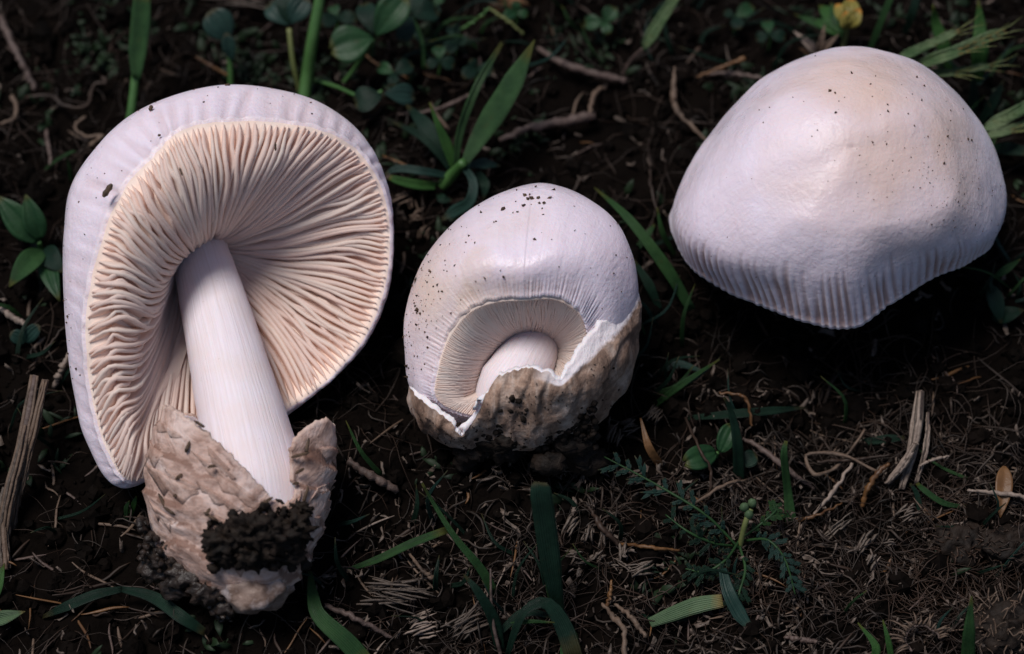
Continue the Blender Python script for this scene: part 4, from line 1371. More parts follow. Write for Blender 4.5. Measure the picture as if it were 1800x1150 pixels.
# --- front
t = plant('grass_leaf', 'long dark blue green leaf arching over the soil below the big sac', 'grass', (215, 1040))
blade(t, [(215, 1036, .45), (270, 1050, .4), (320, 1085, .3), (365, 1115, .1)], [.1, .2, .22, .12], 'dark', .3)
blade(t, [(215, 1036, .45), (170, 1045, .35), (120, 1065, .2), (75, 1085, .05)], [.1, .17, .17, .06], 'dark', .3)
one_blade('grass_shoot', 'bent green leaf at the right foot of the big sac', 'grass', [(545, 1005, .35), (550, 1050, .5), (562, 1085, .5), (610, 1130, .4), (650, 1175, .2)], [.06, .2, .26, .32, .3], 'grass', .3, .2)
one_blade('grass_shoot', 'green blade lying slantwise with its tip under the pale tipped blade', 'grass', [(600, 1005, .05), (660, 985, .25), (725, 955, .45), (785, 932, .55)], [.04, .12, .14, .12], 'grass', .4)
t = plant('grass_leaf', 'thin stiff blade with a shiny pale tip standing over the litter', 'grass', (870, 1040))
blade(t, [(870, 1045, .0), (845, 1000, .5), (800, 945, 1.0), (762, 885, 1.3), (741, 848, 1.5)], [.16, .15, .1, .06, .03], 'grass', .5)
v, f = lump(G(741, 848, 1.5), .022, 4, 6, 5, .1)
part('dew_drop', t, v, f, M['palestraw'])
t = plant('grass_leaf', 'broad blunt dark green leaf standing upright in the straw litter', 'grass', (985, 1110))
blade(t, [(990, 1110, 0), (980, 1060, .6), (968, 990, 1.2), (958, 920, 1.7), (950, 862, 2.1), (950, 848, 2.15)], [.12, .2, .34, .36, .35, .2], 'dark', .25)
t = plant('grass_tuft', 'dark grass shoot with crossing leaves in front of the straw chips', 'grass', (880, 1140))
blade(t, [(880, 1150, .0), (868, 1090, .5), (840, 1040, .9), (815, 1010, 1.1)], [.16, .2, .14, .02], 'dark', .4)
stalk(t, [(885, 1170, 0), (866, 1090, .5), (862, 1000, .9)], [.035, .03, .015], 'twig')
blade(t, [(890, 1160, .1), (905, 1110, .6), (925, 1072, .8), (960, 1060, .8), (990, 1100, .6), (1010, 1160, .3)], [.08, .12, .14, .2, .3, .3], 'dark', .3)
blade(t, [(870, 1120, .3), (920, 1078, .5), (975, 1085, .45)], [.08, .16, .05], 'dark', .3)
blade(t, [(1000, 1160, .1), (1000, 1120, .4), (985, 1075, .5)], [.3, .3, .05], 'grass', .3)
one_blade('grass_shoot', 'flat pale green leaf with a torn brown end lying on the litter', 'grass', [(1142, 1095, .2), (1180, 1080, .32), (1225, 1064, .38), (1270, 1056, .35)], [.16, .24, .28, .22], 'pale', .08)
one_blade('grass_shoot', 'thin dark blade under the flat pale leaf', 'grass', [(1120, 1080, .0), (1170, 1090, .15), (1225, 1088, .1)], [.05, .08, .02], 'dark')
one_blade('grass_shoot', 'dark blue green leaf hanging down in front of the feathery weed', 'grass', [(1270, 1000, .55), (1280, 1040, .5), (1300, 1080, .35), (1320, 1105, .2)], [.14, .22, .24, .1], 'blue', .3)
one_blade('grass_shoot', 'narrow upright dark blade beside the curled rootlets', 'grass', [(1390, 920, .05), (1384, 860, .6), (1378, 800, 1.1), (1382, 775, 1.3)], [.2, .14, .12, .05], 'grass', .4)
t = plant('grass_leaf', 'upright narrow leaf with a white dew point behind the heart leaves', 'grass', (1298, 850))
blade(t, [(1298, 850, 0), (1296, 780, .6), (1285, 725, 1.0), (1272, 697, 1.2)], [.2, .18, .1, .03], 'dark', .5)
v, f = lump(G(1272, 697, 1.2), .022, 6, 6, 5, .1)
part('dew_drop', t, v, f, M['palestraw'])
t = plant('clover', 'two pale green heart shaped leaves in the litter right of the mottled sac', 'clover', (1255, 815))
stalk(t, [(1255, 815, 0), (1262, 795, .3)], .03, 'stem')
leaf(t, (1258, 795, .35), (1200, 815, .5), .42, 'clover', 'round', .2, .1, notch=.1)
leaf(t, (1266, 795, .35), (1288, 745, .6), .34, 'clover', 'round', .2, .1, notch=.1)
leaf(t, (1300, 815, .2), (1330, 800, .35), .3, 'dark', 'round', .2, .1)

# feathery weed
t = plant('feathery_weed', 'sprawling weed with finely cut feathery leaves in front of the loose cap', 'weed', (1290, 960))


def feather(parent, pts, n, ln, mat, r=.025):
    c = curve(pts, 30)
    v, f = tube_vf(c, [r, r, r * .5], 6)
    st_ = part('leaf', parent, v, f, M['grass'])
    tg = frames(c)
    for k in range(n):
        i = int(5 + k / n * 24)
        for sg in (-1, 1):
            if random.random() < .15: continue
            side = np.cross(tg[i], np.array([0, -.4, .92])); side /= np.linalg.norm(side)
            d = tg[i] * .75 + sg * side * .8 + np.array([random.uniform(-.25, .25), random.uniform(-.25, .25), random.uniform(-.4, .45)])
            d /= np.linalg.norm(d)
            L = ln * (1 - .55 * abs(k / n - .45)) * random.uniform(.5, 1.3)
            s = np.linspace(0, 1, 6)
            cc = c[i] + s[:, None] * L * d + (s ** 2 * L * .25)[:, None] * tg[i]
            v, f, uv = sheet_vf(blade_grid(cc, [.025, .055, .07, .045, .012], .35, random.uniform(-.6, .6)), .012)
            part('leaflet', st_, v, f, M[mat], uv=uv)
            for q in (1, 2, 3):
                e = cc[q]
                d2 = d * .8 - sg * side * .5 * (1 if q == 2 else -1) * random.uniform(.6, 1.4)
                cc2 = e + np.linspace(0, 1, 4)[:, None] * L * .42 * d2
                v, f, uv = sheet_vf(blade_grid(cc2, [.03, .07, .05, .01], .35, na=3), .012)
                part('leaflet', st_, v, f, M[mat], uv=uv)


feather(t, [(1300, 965, .2), (1240, 905, .6), (1150, 850, .75), (1062, 803, .7)], 10, .34, 'blue')
feather(t, [(1290, 960, .2), (1255, 955, .5), (1210, 935, .6), (1170, 905, .6)], 8, .26, 'dark')
feather(t, [(1300, 950, .2), (1275, 985, .4), (1240, 1005, .4), (1205, 1000, .3)], 8, .24, 'dark')
feather(t, [(1310, 950, .2), (1350, 950, .6), (1380, 985, .6), (1398, 1045, .4)], 10, .26, 'blue')
feather(t, [(1300, 950, .2), (1345, 915, .5), (1365, 895, .6), (1360, 880, .6)], 7, .2, 'grass')
feather(t, [(1300, 960, .2), (1310, 1000, .4), (1300, 1040, .3), (1290, 1075, .2)], 8, .24, 'dark')
stalk(t, [(1300, 965, .1), (1310, 920, .6), (1320, 895, .8)], .05, 'ystem')
for q, (x, y) in enumerate(((1316, 905), (1322, 885), (1308, 892))):
    v, f = lump(G(x, y, .75 + .05 * q), (.08, .08, .11), q, 10, 8, .2)
    part('bud', t, v, f, M['pale'])
for pts, w, mt, lb in [
    ([(1160, 818, .05), (1140, 785, .5), (1126, 735, .8)], [.14, .14, .03], 'orange', 'upright yellow orange dead blade below the mottled sac'),
    ([(1520, 1180, 0), (1540, 1140, .4), (1508, 1095, .6)], [.12, .14, .02], 'bright', 'bright green blade tip rising at the front in the dark roots'),
    ([(1570, 1180, 0), (1562, 1130, .4), (1552, 1090, .6)], [.1, .1, .02], 'bright', 'second green blade tip beside the bright one at the front'),
    ([(1700, 1180, .0), (1703, 1110, .8), (1708, 1048, 1.2)], [.26, .2, .02], 'grass', 'stout upright green blade between burr and fibrous clump'),
    ([(1705, 892, .1), (1660, 885, .35), (1625, 862, .45), (1612, 850, .4)], [.04, .1, .1, .06], 'grass', 'short green blade curving over the pale split stalk'),
    ([(1618, 905, .05), (1612, 870, .35), (1600, 850, .5)], [.1, .09, .04], 'dark', 'stubby dark blade under the curving short blade'),
    ([(1500, 780, .05), (1560, 772, .2), (1590, 770, .2)], [.1, .16, .06], 'dark', 'short shaded blade lying among the rootlets'),
    ([(1800, 1180, .1), (1785, 1130, .4)], [.1, .03], 'dark', 'small dark blade tip in front of the fibrous clump'),
    ([(230, 905, .0), (236, 885, .3), (240, 872, .4)], [.08, .1, .02], 'bright', 'small bright green moss blade left of the big sac'),
    ([(222, 915, .0), (222, 893, .25), (228, 880, .35)], [.06, .08, .02], 'grass', 'lower green moss blade left of the big sac'),
]:
    one_blade('grass_shoot', lb, 'grass', pts, w, mt)

for zone, n, (x0, x1, y0, y1) in (('behind the mushrooms', 44, (640, 1420, -10, 130)), ('between the egg and the loose cap', 12, (1090, 1200, 420, 700)), ('in front of the egg shaped mushroom', 22, (560, 1200, 830, 1140)), ('right of the loose cap', 18, (1700, 1790, 60, 560)), ('in front of the loose cap', 14, (1200, 1790, 680, 1140)), ('left of the gilled mushroom', 8, (0, 110, 250, 1000))):
    for k in range(n):
        x, y = random.uniform(x0, x1), random.uniform(y0, y1)
        a = random.uniform(.2, 2.9); L = random.uniform(45, 130)
        h = random.uniform(.3, 1.0)
        b = random.uniform(-.5, .5)
        w = random.uniform(.035, .09)
        one_blade('grass_shoot', 'thin dark wispy grass blade growing ' + zone, 'grass', [(x, y, 0), (x + L * .5 * math.cos(a), y - L * .5 * math.sin(a), h * .7), (x + L * math.cos(a + b), y - L * math.sin(a + b), h)],
                  [w, w, w * .7, .008], random.choice(['dark', 'dark', 'grass', 'blue']), .4, random.uniform(-.5, .5), 'wispy grass blades ' + zone, n=8)
# --- distinct sticks, stalks and straws
for pts, r, mt, cat, name, lb in [
    ([(878, 248, .2), (930, 225, .35), (985, 215, .4), (1046, 204, .35)], [.05, .07, .075, .10, .09], 'twig', 'twig', 'twig', 'knobbly grey brown twig lying behind the egg shaped mushroom'),
    ([(945, 85, .15), (985, 110, .35), (1040, 128, .35), (1100, 142, .2)], [.045, .065, .07, .06], 'twig', 'twig', 'twig', 'dark twig lying below the slender spikelet'),
    ([(1068, 150, .05), (1045, 165, .3), (1036, 200, .4)], [.03, .045, .035], 'straw', 'straw', 'straw', 'short yellow straw standing against the end of the knobbly twig'),
    ([(1186, 118, .5), (1184, 160, .4), (1188, 190, .3), (1215, 222, .25), (1250, 255, .15)], [.02, .06, .05, .04, .03], 'straw', 'straw', 'straw', 'bent pale straw with a pointed tip left of the loose cap'),
    ([(1190, 205, .2), (1225, 215, .25), (1255, 218, .2)], [.03, .03, .02], 'root', 'rootlet', 'rootlet', 'red brown rootlet forking from the bent pale straw'),
    ([(1225, 135, .3), (1265, 120, .4), (1310, 103, .5)], [.02, .035, .05], 'orange', 'straw', 'straw', 'orange brown straw pointing up at the crown of the loose cap'),
    ([(1240, 130, .1), (1290, 130, .25), (1340, 138, .2)], [.04, .05, .03], 'twig', 'twig', 'twig', 'thin brown twig under the orange brown straw'),
    ([(1140, 260, .0), (1145, 330, .3), (1160, 390, .4)], [.02, .03, .025], 'root', 'rootlet', 'rootlet', 'upright brown rootlet between the egg and the loose cap'),
    ([(0, 30, .2), (30, 95, .3), (62, 158, .15)], [.07, .065, .055], 'twig', 'twig', 'twig', 'straight dark twig in the corner behind the gilled mushroom'),
    ([(45, 172, .15), (85, 168, .3), (112, 185, .3), (150, 187, .3), (165, 150, .3), (185, 145, .3), (180, 135, .3)], [.03, .035, .035, .03, .03, .045, .03], 'root', 'rootlet', 'rootlet', 'wavy pale brown rootlet behind the gilled mushroom'),
    ([(0, 218, .1), (25, 208, .25), (28, 185, .3), (22, 170, .25)], [.03, .035, .04, .04], 'straw', 'rootlet', 'rootlet', 'hooked yellowish rootlet beside the straight dark twig'),
    ([(80, 225, .05), (85, 255, .3), (90, 290, .2)], [.035, .045, .03], 'twig', 'twig', 'twig', 'short upright brown twig above the thin arching blade'),
    ([(150, 205, .2), (132, 222, .3), (150, 240, .3), (180, 238, .3), (158, 256, .2)], [.025, .03, .03, .03, .04], 'straw', 'rootlet', 'rootlet', 'curled rootlet touching the rim of the gilled cap'),
    ([(345, 100, .5), (375, 118, .4), (405, 135, .3)], [.02, .03, .02], 'orange', 'straw', 'straw', 'orange straw crossing the stalk of the round leaved seedling'),
    ([(0, 540, .25), (22, 558, .35), (44, 570, .3)], [.05, .06, .05], 'palestraw', 'straw', 'straw', 'pale ribbed straw by the left edge above the dry stalks'),
    ([(96, 680, .1), (110, 645, .4), (128, 610, .5)], [.05, .05, .04], 'palestraw', 'straw', 'straw', 'pale straw leaning on the left rim of the gilled cap'),
    ([(48, 655, .05), (75, 620, .3), (122, 565, .5)], [.02, .025, .02], 'root', 'rootlet', 'rootlet', 'thin brown rootlet slanting up to the left rim of the gilled cap'),
    ([(612, 812, .2), (650, 835, .3), (698, 863, .2)], [.05, .075, .06], 'twig', 'twig', 'twig', 'short pinkish brown twig between the two sacs'),
    ([(520, 925, 1.0), (555, 885, 1.1), (588, 855, 1.1)], [.025, .03, .02], 'straw', 'straw', 'straw', 'thin straw leaning on the right flap of the big sac'),
    ([(560, 1060, .15), (620, 1085, .3), (690, 1122, .2)], [.03, .05, .03], 'twig', 'twig', 'twig', 'reddish brown twig lying in front of the bent green leaf'),
    ([(715, 965, .2), (740, 1000, .4), (765, 1020, .3)], [.02, .03, .05], 'straw', 'straw', 'straw', 'pale forked straw lying on the wood chip'),
    ([(1058, 1060, .1), (1078, 1085, .35), (1098, 1110, .4), (1095, 1160, .3)], [.02, .05, .045, .04], 'straw', 'straw', 'straw', 'arched tan dead blade below the yellow straw'),
    ([(1080, 1062, .15), (1110, 1085, .4), (1135, 1120, .4)], [.02, .05, .04], 'straw', 'straw', 'straw', 'second arched tan dead blade beside the first'),
    ([(1066, 1070, .1), (1072, 1045, .3), (1075, 1020, .4)], [.03, .035, .015], 'orange', 'straw', 'straw', 'short orange straw standing at the arched tan blades'),
    ([(1090, 955, .1), (1140, 962, .3), (1195, 968, .2)], [.025, .03, .02], 'orange', 'straw', 'straw', 'straight orange straw lying below the feathery weed'),
    ([(1305, 770, .2), (1340, 790, .35), (1390, 830, .3), (1432, 860, .1)], [.03, .05, .05, .02], 'twig', 'rootlet', 'rootlet', 'thick grey rootlet curving past the narrow upright blade'),
    ([(1425, 910, .15), (1460, 870, .35), (1498, 815, .5)], [.02, .035, .03], 'palestraw', 'straw', 'straw', 'straight pale straw leaning among the curled rootlets'),
    ([(1398, 915, .1), (1430, 908, .25), (1480, 885, .25)], [.03, .03, .015], 'orange', 'straw', 'straw', 'thin orange straw at the foot of the straight pale straw'),
    ([(1545, 830, .4), (1480, 800, .5), (1420, 800, .5), (1432, 835, .45), (1470, 820, .45), (1500, 785, .4), (1520, 755, .3)], [.02, .03, .035, .035, .03, .025, .02], 'straw', 'rootlet', 'rootlet', 'looped tan rootlet right of the narrow upright blade'),
    ([(1436, 812, .45), (1500, 808, .5), (1565, 800, .4)], [.025, .03, .02], 'root', 'rootlet', 'rootlet', 'straight brown rootlet crossing the looped rootlet'),
    ([(1516, 892, .1), (1525, 860, .35), (1545, 830, .5), (1562, 815, .5)], [.04, .05, .045, .03], 'orange', 'straw', 'straw', 'curved orange dead blade below the looped rootlet'),
    ([(1700, 862, .35), (1745, 866, .45), (1810, 874, .4)], [.02, .04, .04], 'palestraw', 'straw', 'straw', 'pale pinkish straw crossing the small brown leaf'),
    ([(1615, 820, .4), (1640, 808, .5), (1668, 802, .4)], [.015, .03, .015], 'palestraw', 'straw', 'straw', 'tiny pale straw crossing the foot of the split stalk'),
    ([(1380, 1120, .1), (1410, 1125, .2), (1440, 1130, .1)], [.03, .05, .04], 'twig', 'twig', 'twig', 'short flat twig at the front below the feathery weed'),
    ([(1170, 900, .1), (1220, 885, .4), (1280, 850, .4), (1318, 845, .3)], [.025, .035, .03, .02], 'straw', 'straw', 'straw', 'kinked tan straw lying across the feathery weed'),
    ([(1205, 735, .3), (1230, 790, .5), (1250, 830, .45), (1245, 880, .2)], [.025, .025, .025, .02], 'root', 'rootlet', 'rootlet', 'red brown rootlet arching over the heart leaves'),
    ([(1265, 690, .4), (1310, 700, .5), (1322, 750, .3)], [.02, .03, .02], 'orange', 'rootlet', 'rootlet', 'hooked orange rootlet behind the heart leaves'),
    ([(1100, 970, .1), (1060, 930, .4), (1035, 890, .3)], [.03, .05, .02], 'root', 'rootlet', 'rootlet', 'dark red rootlet right of the broad blunt leaf'),
    ([(700, 200, .2), (760, 195, .3), (830, 165, .3)], [.02, .035, .03], 'twig', 'twig', 'twig', 'thin reddish twig lying behind the tuft of broad leaves'),
    ([(860, 15, .6), (890, 35, .6), (920, 60, .4)], [.02, .03, .02], 'ystem', 'straw', 'straw', 'thin olive stem arching above the tuft of broad leaves'),
    ([(795, 60, .3), (830, 40, .5), (860, 15, .6)], [.02, .03, .02], 'stem', 'stem', 'stem', 'thin green stem joining the olive stem'),
]:
    one_stick(name, lb, cat, pts, r, mt)


def bundle(label, name, lines, mat, cat):
    t = thing(name, label, cat, G(lines[0][0][0][0], lines[0][0][0][1], 0))
    for pts, r in lines:
        c = curve(pts, 18)
        rr = np.interp(np.linspace(0, 1, 18), np.linspace(0, 1, len(r)), r)
        for k in range(9):
            a0 = k / 9 * 6.28 + random.uniform(-.3, .3)
            tw = a0 + np.linspace(0, random.uniform(-.5, .5), 18)
            lo, hi = random.choice([(0, 18), (0, 18), (0, random.randint(11, 17)), (random.randint(1, 5), 18)])
            cc = c + (np.cos(tw) * rr * .75)[:, None] * R_ + (np.sin(tw) * rr * .75)[:, None] * np.array([0, -.6, .8])
            cc = cc + rng.normal(size=cc.shape) * .006
            v, f = tube_vf(cc[lo:hi], rr[lo:hi] * random.uniform(.25, .5), 5, .8)
            part('fibre', t, v, f, M[mat if k % 3 else 'chip'])
        v, f = tube_vf(c, rr * .7, 8, .8)
        part('pith', t, v, f, M['twig'])
    return t


bundle('bundle of thick dry split stalks standing at the left edge', 'dry_stalk', [
    ([(5, 960, .1), (15, 880, .5), (40, 780, .9), (62, 660, 1.2)], [.09, .10, .10, .08]),
    ([(22, 930, .1), (32, 850, .5), (58, 760, .9), (80, 668, 1.1)], [.07, .09, .09, .06]),
    ([(10, 1000, .05), (5, 900, .4), (22, 820, .6)], [.1, .1, .06]),
    ([(35, 870, .4), (52, 790, .8), (70, 690, 1.0)], [.05, .06, .05])], 'straw', 'stalk')
bundle('pale split dead stalk standing upright in the fine roots', 'dry_stalk', [
    ([(1585, 860, .15), (1602, 800, .4), (1612, 745, .55), (1618, 688, .6)], [.05, .09, .11, .08]),
    ([(1610, 850, .15), (1628, 785, .4), (1632, 725, .5)], [.03, .05, .03]),
    ([(1560, 850, .3), (1590, 815, .5), (1610, 780, .7)], [.05, .09, .06])], 'palestraw', 'stalk')

# wood chips and straw chips: flat ribbed pieces
def chip(label, at, ang, L, W, mat, group=None, name='wood_chip', cat='chip', h=.2):
    c = G(at[0], at[1], h)
    d = math.cos(ang) * R_ + math.sin(ang) * np.array([0, 1, 0]) + np.array([0, 0, random.uniform(-.1, .2)])
    s_ = np.cross(d, np.array([0, 0, 1.0])); s_ /= np.linalg.norm(s_)
    nn = np.cross(s_, d)
    sp = Soup()
    nr = max(5, int(W / .028))
    for k in range(nr):
        o = (k / (nr - 1) - .5) * W + random.uniform(-.02, .02)
        l = L * random.uniform(.35, 1.05)
        q = np.linspace(-.5, .5, 7)
        cc = c + q[:, None] * l * (d + s_ * random.uniform(-.3, .3)) + s_ * o + nn * (.06 * math.cos(o / W * 3) + .03 * np.sin(q * 4 + k * .3) + random.uniform(-.03, .03))[:, None] + random.uniform(-.22, .22) * L * d + rng.normal(size=(7, 3)) * .006
        v, f = tube_vf(cc, np.array([.5, 1, .9, 1.1, .5]) * random.uniform(.012, .03), 4, .7)
        sp.add(v, f)
    return solo(name, label, cat, c - np.array([0, 0, h]), sp.verts(), sp.f, M[mat], group)


chip('large ribbed grey wood chip lying between sac and upright blunt leaf', (705, 1045), -.1, 1.3, .45, 'chip')
chip('pale ribbed wood chip in front of the crossing dark leaves', (825, 1095), .7, .7, .35, 'chip')
chip('broken shell like pale chips behind the front leaves', (740, 1100), .4, .5, .4, 'palestraw')
for (x, y, a, l, w) in [(1062, 940, 1.4, .36, .12), (1036, 935, 1.3, .32, .12), (1000, 925, .9, .45, .14), (1010, 975, -.4, .4, .14), (1095, 970, 1.5, .3, .1), (1130, 1000, .3, .5, .2), (1090, 995, -.6, .4, .15), (1052, 980, .5, .3, .1)]:
    chip('small pale ribbed straw chip right of the broad blunt leaf', (x, y), a, l, w, 'chip2', 'straw chips beside the broad blunt leaf', 'straw_chip')
for (x, y, a, l, w) in [(1520, 955, 1.0, .5, .14), (1565, 955, .2, .25, .12), (1600, 905, .5, .4, .3), (1530, 985, 1.1, .3, .14), (1475, 925, .8, .6, .12), (1550, 830, .9, .3, .14)]:
    chip('small pale straw chip on the roots below the split stalk', (x, y), a, l, w, 'chip2', 'straw chips below the split stalk', 'straw_chip')
for (x, y, a) in [(1105, 750, .4), (1150, 730, .9), (1120, 840, .2), (1080, 760, 1.2)]:
    chip('mouldy grey chip of litter below the mottled sac', (x, y), a, .35, .25, 'chip', 'litter chips below the mottled sac', 'litter_chip')
for (x, y, a) in [(735, 380, .4), (745, 410, 1.2), (725, 360, 2.0), (705, 350, .5)]:
    chip('straw coloured chip of litter between the gilled cap and the egg', (x, y), a, .3, .16, 'straw', 'litter chips between the gilled cap and the egg', 'litter_chip')
chip('bright tan wood chip at the back beside the olive stem', (895, 5), -.4, .6, .3, 'orange')
chip('long grey bark strip lying at the back behind the round seedling leaf', (430, 5), -.15, 1.5, .22, 'chip', h=.3)

t = plant('leaf_scrap', 'small brown pointed dead leaf at the right edge under the pale straw', 'leaf', (1762, 850))
leaf(t, (1765, 820, .3), (1758, 910, .25), .3, 'orange', 'ovate', .3, .1)

# the spiny burr
t = plant('burr', 'coiled seed burr with curved pale spines at the front among roots', 'burr', (1622, 1125))
th = np.linspace(.2, 1.25 * math.pi, 60)
cc = G(1622, 1125, .35)
sp_ = cc + np.stack([np.cos(th) * .3 * (1 - th / 40), np.sin(th) * .3 * (1 - th / 40), .14 * th / 9 - .1], -1)
sp_ = sp_ + .03 * perlin(sp_ * 6)[:, None]
v, f = tube_vf(sp_, .022, 6)
part('coil', t, v, f, M['twig'])
for k in range(26):
    i = int(k / 26 * 58)
    o = sp_[i] - cc; o[2] *= .2; o /= np.linalg.norm(o)
    q = np.linspace(0, 1, 5)
    o = o + rng.normal(size=3) * .25
    s3 = sp_[i] + q[:, None] * rng.uniform(.14, .28) * o + np.array([0, 0, 1])[None] * (.10 * np.sin(q * 2.6))[:, None]
    v, f = tube_vf(s3, [.022, .016, .006], 5)
    part('spine', t, v, f, M['straw'])

# fibrous clump lower right
def fibre_clump(label, at, R, n, mat, core):
    t = plant('fibre_clump', label, 'clump', at)
    c = G(at[0], at[1], R * .45)
    v, f = lump(c, (R, R * .8, R * .5), at[0], 26, 18, .9, 2.6)
    part('core', t, v, f, M[core])
    sp = Soup()
    for k in range(n):
        d = rng.normal(size=3); d[2] = abs(d[2]) * .7; d /= np.linalg.norm(d)
        b = c + d * np.array([R, R * .8, R * .5]) * rng.uniform(.5, 1.1)
        q = np.cumsum(rng.normal(size=(7, 3)) * .35 + rng.normal(size=3) * .9, 0)
        q = q / (np.linalg.norm(q[-1]) + .3) * R * rng.uniform(.3, 1.0)
        v, f = tube_vf(cr(b + q, 9), rng.uniform(.006, .018), 4)
        sp.add(v, f)
    o = part('fibres', t, sp.verts(), sp.f, M[mat])
    o['kind'] = 'stuff'


fibre_clump('big pale brown fibrous clump at the right front edge', (1765, 1105), .6, 200, 'straw', 'clod')
fibre_clump('round fuzzy brown clump of roots below the split stalk', (1690, 955), .42, 120, 'root', 'clod')
fibre_clump('flat tangle of reddish roots at the right edge below the brown leaf', (1770, 960), .45, 140, 'root', 'clod')

# --- scattered repeats: dry straw bits, one shape of each kind copied
protos = []
for k in range(6):
    q = np.linspace(-.5, .5, 8)
    L = .7
    cv = np.stack([q * L, .02 * np.sin(q * (3 + k)) + .025 * k * q ** 2, .03 * np.cos(q * 4 + k)], -1)
    v, f = tube_vf(cv, [.008, .022, .026, .02, .006], 5, .6, rough=.3, seed=k)
    protos.append([mesh('straw_bit', v, f, M[m]) for m in ('straw', 'root', 'twig', 'orange', 'palestraw')])
FUNGI = [(395, 500, 310, 380), (425, 900, 180, 210), (915, 560, 215, 240), (1470, 330, 300, 250)]


def free_spot(px, py):
    return all(((px - a) / c) ** 2 + ((py - b) / d) ** 2 > 1 for a, b, c, d in FUNGI)


n_bits = 0
while n_bits < 230:
    px, py = random.uniform(-10, 1810), random.uniform(-10, 1160)
    if not free_spot(px, py):
        continue
    dens = .35 + .5 * (py > 650) + .3 * (py > 900) + .25 * (px > 1350 and py > 650)
    if random.random() > dens:
        continue
    pr = random.choice(protos)
    pal = random.random() < (.14 + .10 * (py > 850))
    me = random.choice([pr[0], pr[4], pr[0], pr[3]]) if pal else random.choice([pr[1], pr[2], pr[1], pr[2], pr[0], pr[3]])
    o = bpy.data.objects.new('straw_bit', me)
    col.objects.link(o)
    o.location = Vector(G(px, py, .06) * S)
    o.rotation_euler = (random.uniform(-.35, .35), random.uniform(-.35, .35), random.uniform(0, 6.28))
    k = random.uniform(.5, 1.7)
    o.scale = (k, random.uniform(.7, 1.3), random.uniform(.7, 1.3))
    kind = {'straw': 'tan dry straw bit', 'rootlet': 'dark brown rootlet bit', 'twig': 'grey brown twig bit', 'dead_blade': 'orange dead blade bit', 'pale_straw': 'pale straw bit'}[me.materials[0].name]
    zone = 'behind the mushrooms' if py < 300 else 'in front of the mushrooms' if py > 800 else 'between the mushrooms'
    tag(o, 'loose ' + kind + ' lying on dark soil ' + zone, 'straw', kind + 's ' + zone)
    n_bits += 1

# --- uncountable ground cover
def stuff(name, label, soup, mat, smooth=True):
    o = part(name, None, soup.verts(), soup.f, mat, smooth=smooth)
    o['kind'] = 'stuff'
    o['label'] = label
    o['category'] = name.replace('_', ' ')
    return o


XS, YS = (-11.5, 11.5), (-7.5, 8.5)
sp = Soup()
xy = np.stack([rng.uniform(*XS, 5200), rng.uniform(*YS, 5200)], -1)
zz = ground_z(xy[:, 0], xy[:, 1])
for k in range(len(xy)):
    r = min(.04 + rng.exponential(.045), .26)
    if r < .09:
        q, _ = np.linalg.qr(rng.normal(size=(3, 3)))
        v = (OCT * rng.uniform(.6, 1.3, size=(6, 1)) * r) @ q.T; f = OCF
        v = v + np.array([*xy[k], zz[k] + r * .3])
    else:
        v, f = lump(np.array([*xy[k], zz[k] + r * .25]), r, k, 8, 6, .8, 2.0)
    sp.add(v, f)
stuff('soil_crumbs', 'fine dark crumbs of moist soil covering the ground', sp, M['soil2'], False)

for nm, lb, cnt, mt, rr, ll in (('root_fibres', 'tangle of fine brown rootlets over the soil', 4200, 'root', (.004, .013), (.4, 2.0)),
                                ('dead_fibres', 'short grey dead grass fibres mixed in the soil', 2200, 'deadfib', (.006, .022), (.2, .9))):
    sp = Soup()
    clus = rng.uniform(0, 1, (60, 2)) * [23, 16] + [-11.5, -7.5]
    clus[:24] = rng.uniform(0, 1, (24, 2)) * [6.5, 4.5] + [3.3, -6.2]
    clus[24:36] = rng.uniform(0, 1, (12, 2)) * [5.5, 2.6] + [-2.6, -6.0]
    for k in range(cnt):
        if rng.random() < .55:
            c0 = clus[rng.integers(60)] + rng.normal(size=2) * .6
        else:
            c0 = np.array([rng.uniform(*XS), rng.uniform(*YS)])
        if c0[0] > 4 and c0[1] < -.5 and rng.random() < .9:
            pass
        elif rng.random() < .35:
            continue
        L = rng.uniform(*ll); a = rng.uniform(0, 6.28); kk = rng.normal() * .8
        s_ = np.linspace(0, 1, 7)
        an = a + kk * s_ + .4 * np.sin(s_ * rng.uniform(2, 7) + rng.uniform(0, 6))
        x = c0[0] + np.cumsum(np.cos(an)) * L / 7
        y = c0[1] + np.cumsum(np.sin(an)) * L / 7
        z = ground_z(x, y) + .04 + rng.uniform(0, .25) * np.sin(s_ * 3.1) + rng.normal(size=7) * .012
        v, f = tube_vf(np.stack([x, y, z], -1), rng.uniform(*rr), 3)
        sp.add(v, f)
    stuff(nm, lb, sp, M[mt])

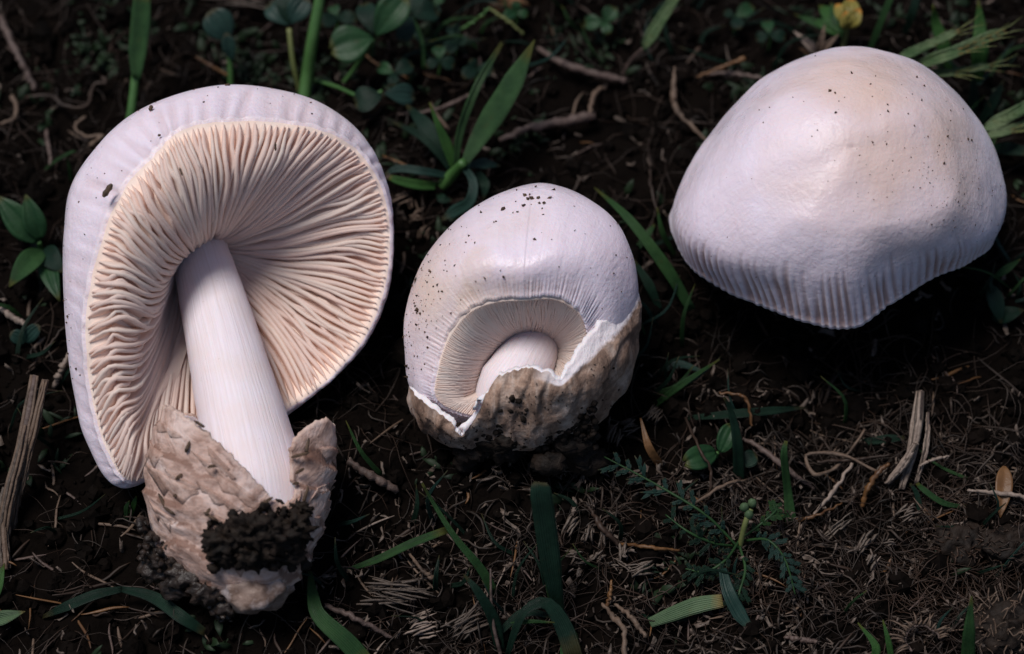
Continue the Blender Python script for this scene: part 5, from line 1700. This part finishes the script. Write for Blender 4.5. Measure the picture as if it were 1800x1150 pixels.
sp = Soup()
for k in range(90):                                     # patches of moss and tiny seedlings
    c0 = np.array([rng.uniform(*XS), rng.uniform(*YS)])
    if rng.random() < .5: c0 = np.array([rng.uniform(-11, 11), rng.uniform(3, 8)])
    for j in range(int(rng.integers(6, 26))):
        p0 = c0 + rng.normal(size=2) * .28
        z0 = float(ground_z(p0[0], p0[1]))
        L = rng.uniform(.12, .5); a = rng.uniform(0, 6.28); tilt = rng.uniform(.3, 1.3)
        s_ = np.linspace(0, 1, 4)
        d = np.array([math.cos(a) * math.sin(tilt), math.sin(a) * math.sin(tilt), math.cos(tilt)])
        cc = np.array([*p0, z0]) + s_[:, None] * L * d + np.array([0, 0, -1])[None] * (.1 * s_ ** 2)[:, None]
        w = L * rng.uniform(.12, .4)
        g = blade_grid(cc, [.02, w, w * .8, .01], .3, 0, na=3)
        v, f, uv = sheet_vf(g, .01)
        sp.add(v, f)
stuff('moss', 'low dark moss and tiny seedlings growing between soil crumbs', sp, M['moss'])

sp = Soup()
for k in range(1500):                                   # torn flakes of dead leaf and husk
    if rng.random() < .6:
        c0 = np.array([rng.uniform(-3.5, 5.5), rng.uniform(-6.5, -2.5)]) if rng.random() < .5 else np.array([rng.uniform(3, 10), rng.uniform(-6.5, -1)])
    else:
        c0 = np.array([rng.uniform(*XS), rng.uniform(*YS)])
    z0 = float(ground_z(c0[0], c0[1])) + rng.uniform(.02, .18)
    q, _ = np.linalg.qr(rng.normal(size=(3, 3)) * .5 + np.diag([0, 0, 1.2]))
    L = rng.uniform(.06, .34); W = L * rng.uniform(.1, .45)
    u = np.linspace(-1, 1, 4)
    gg = np.stack(np.broadcast_arrays(u[:, None] * L / 2, u[None, :3] * W / 2, 0.0), -1) * rng.uniform(.6, 1.3, size=(4, 3, 1))
    gg[..., 2] += rng.normal(size=(4, 3)) * .02 + .15 * L * u[:, None] ** 2
    gg = gg @ q.T + np.array([*c0, z0])
    v, f, _ = sheet_vf(gg, .012)
    sp.add(v, f)
stuff('litter_flakes', 'torn brown flakes of dead leaf scattered through the soil', sp, M['flake'])
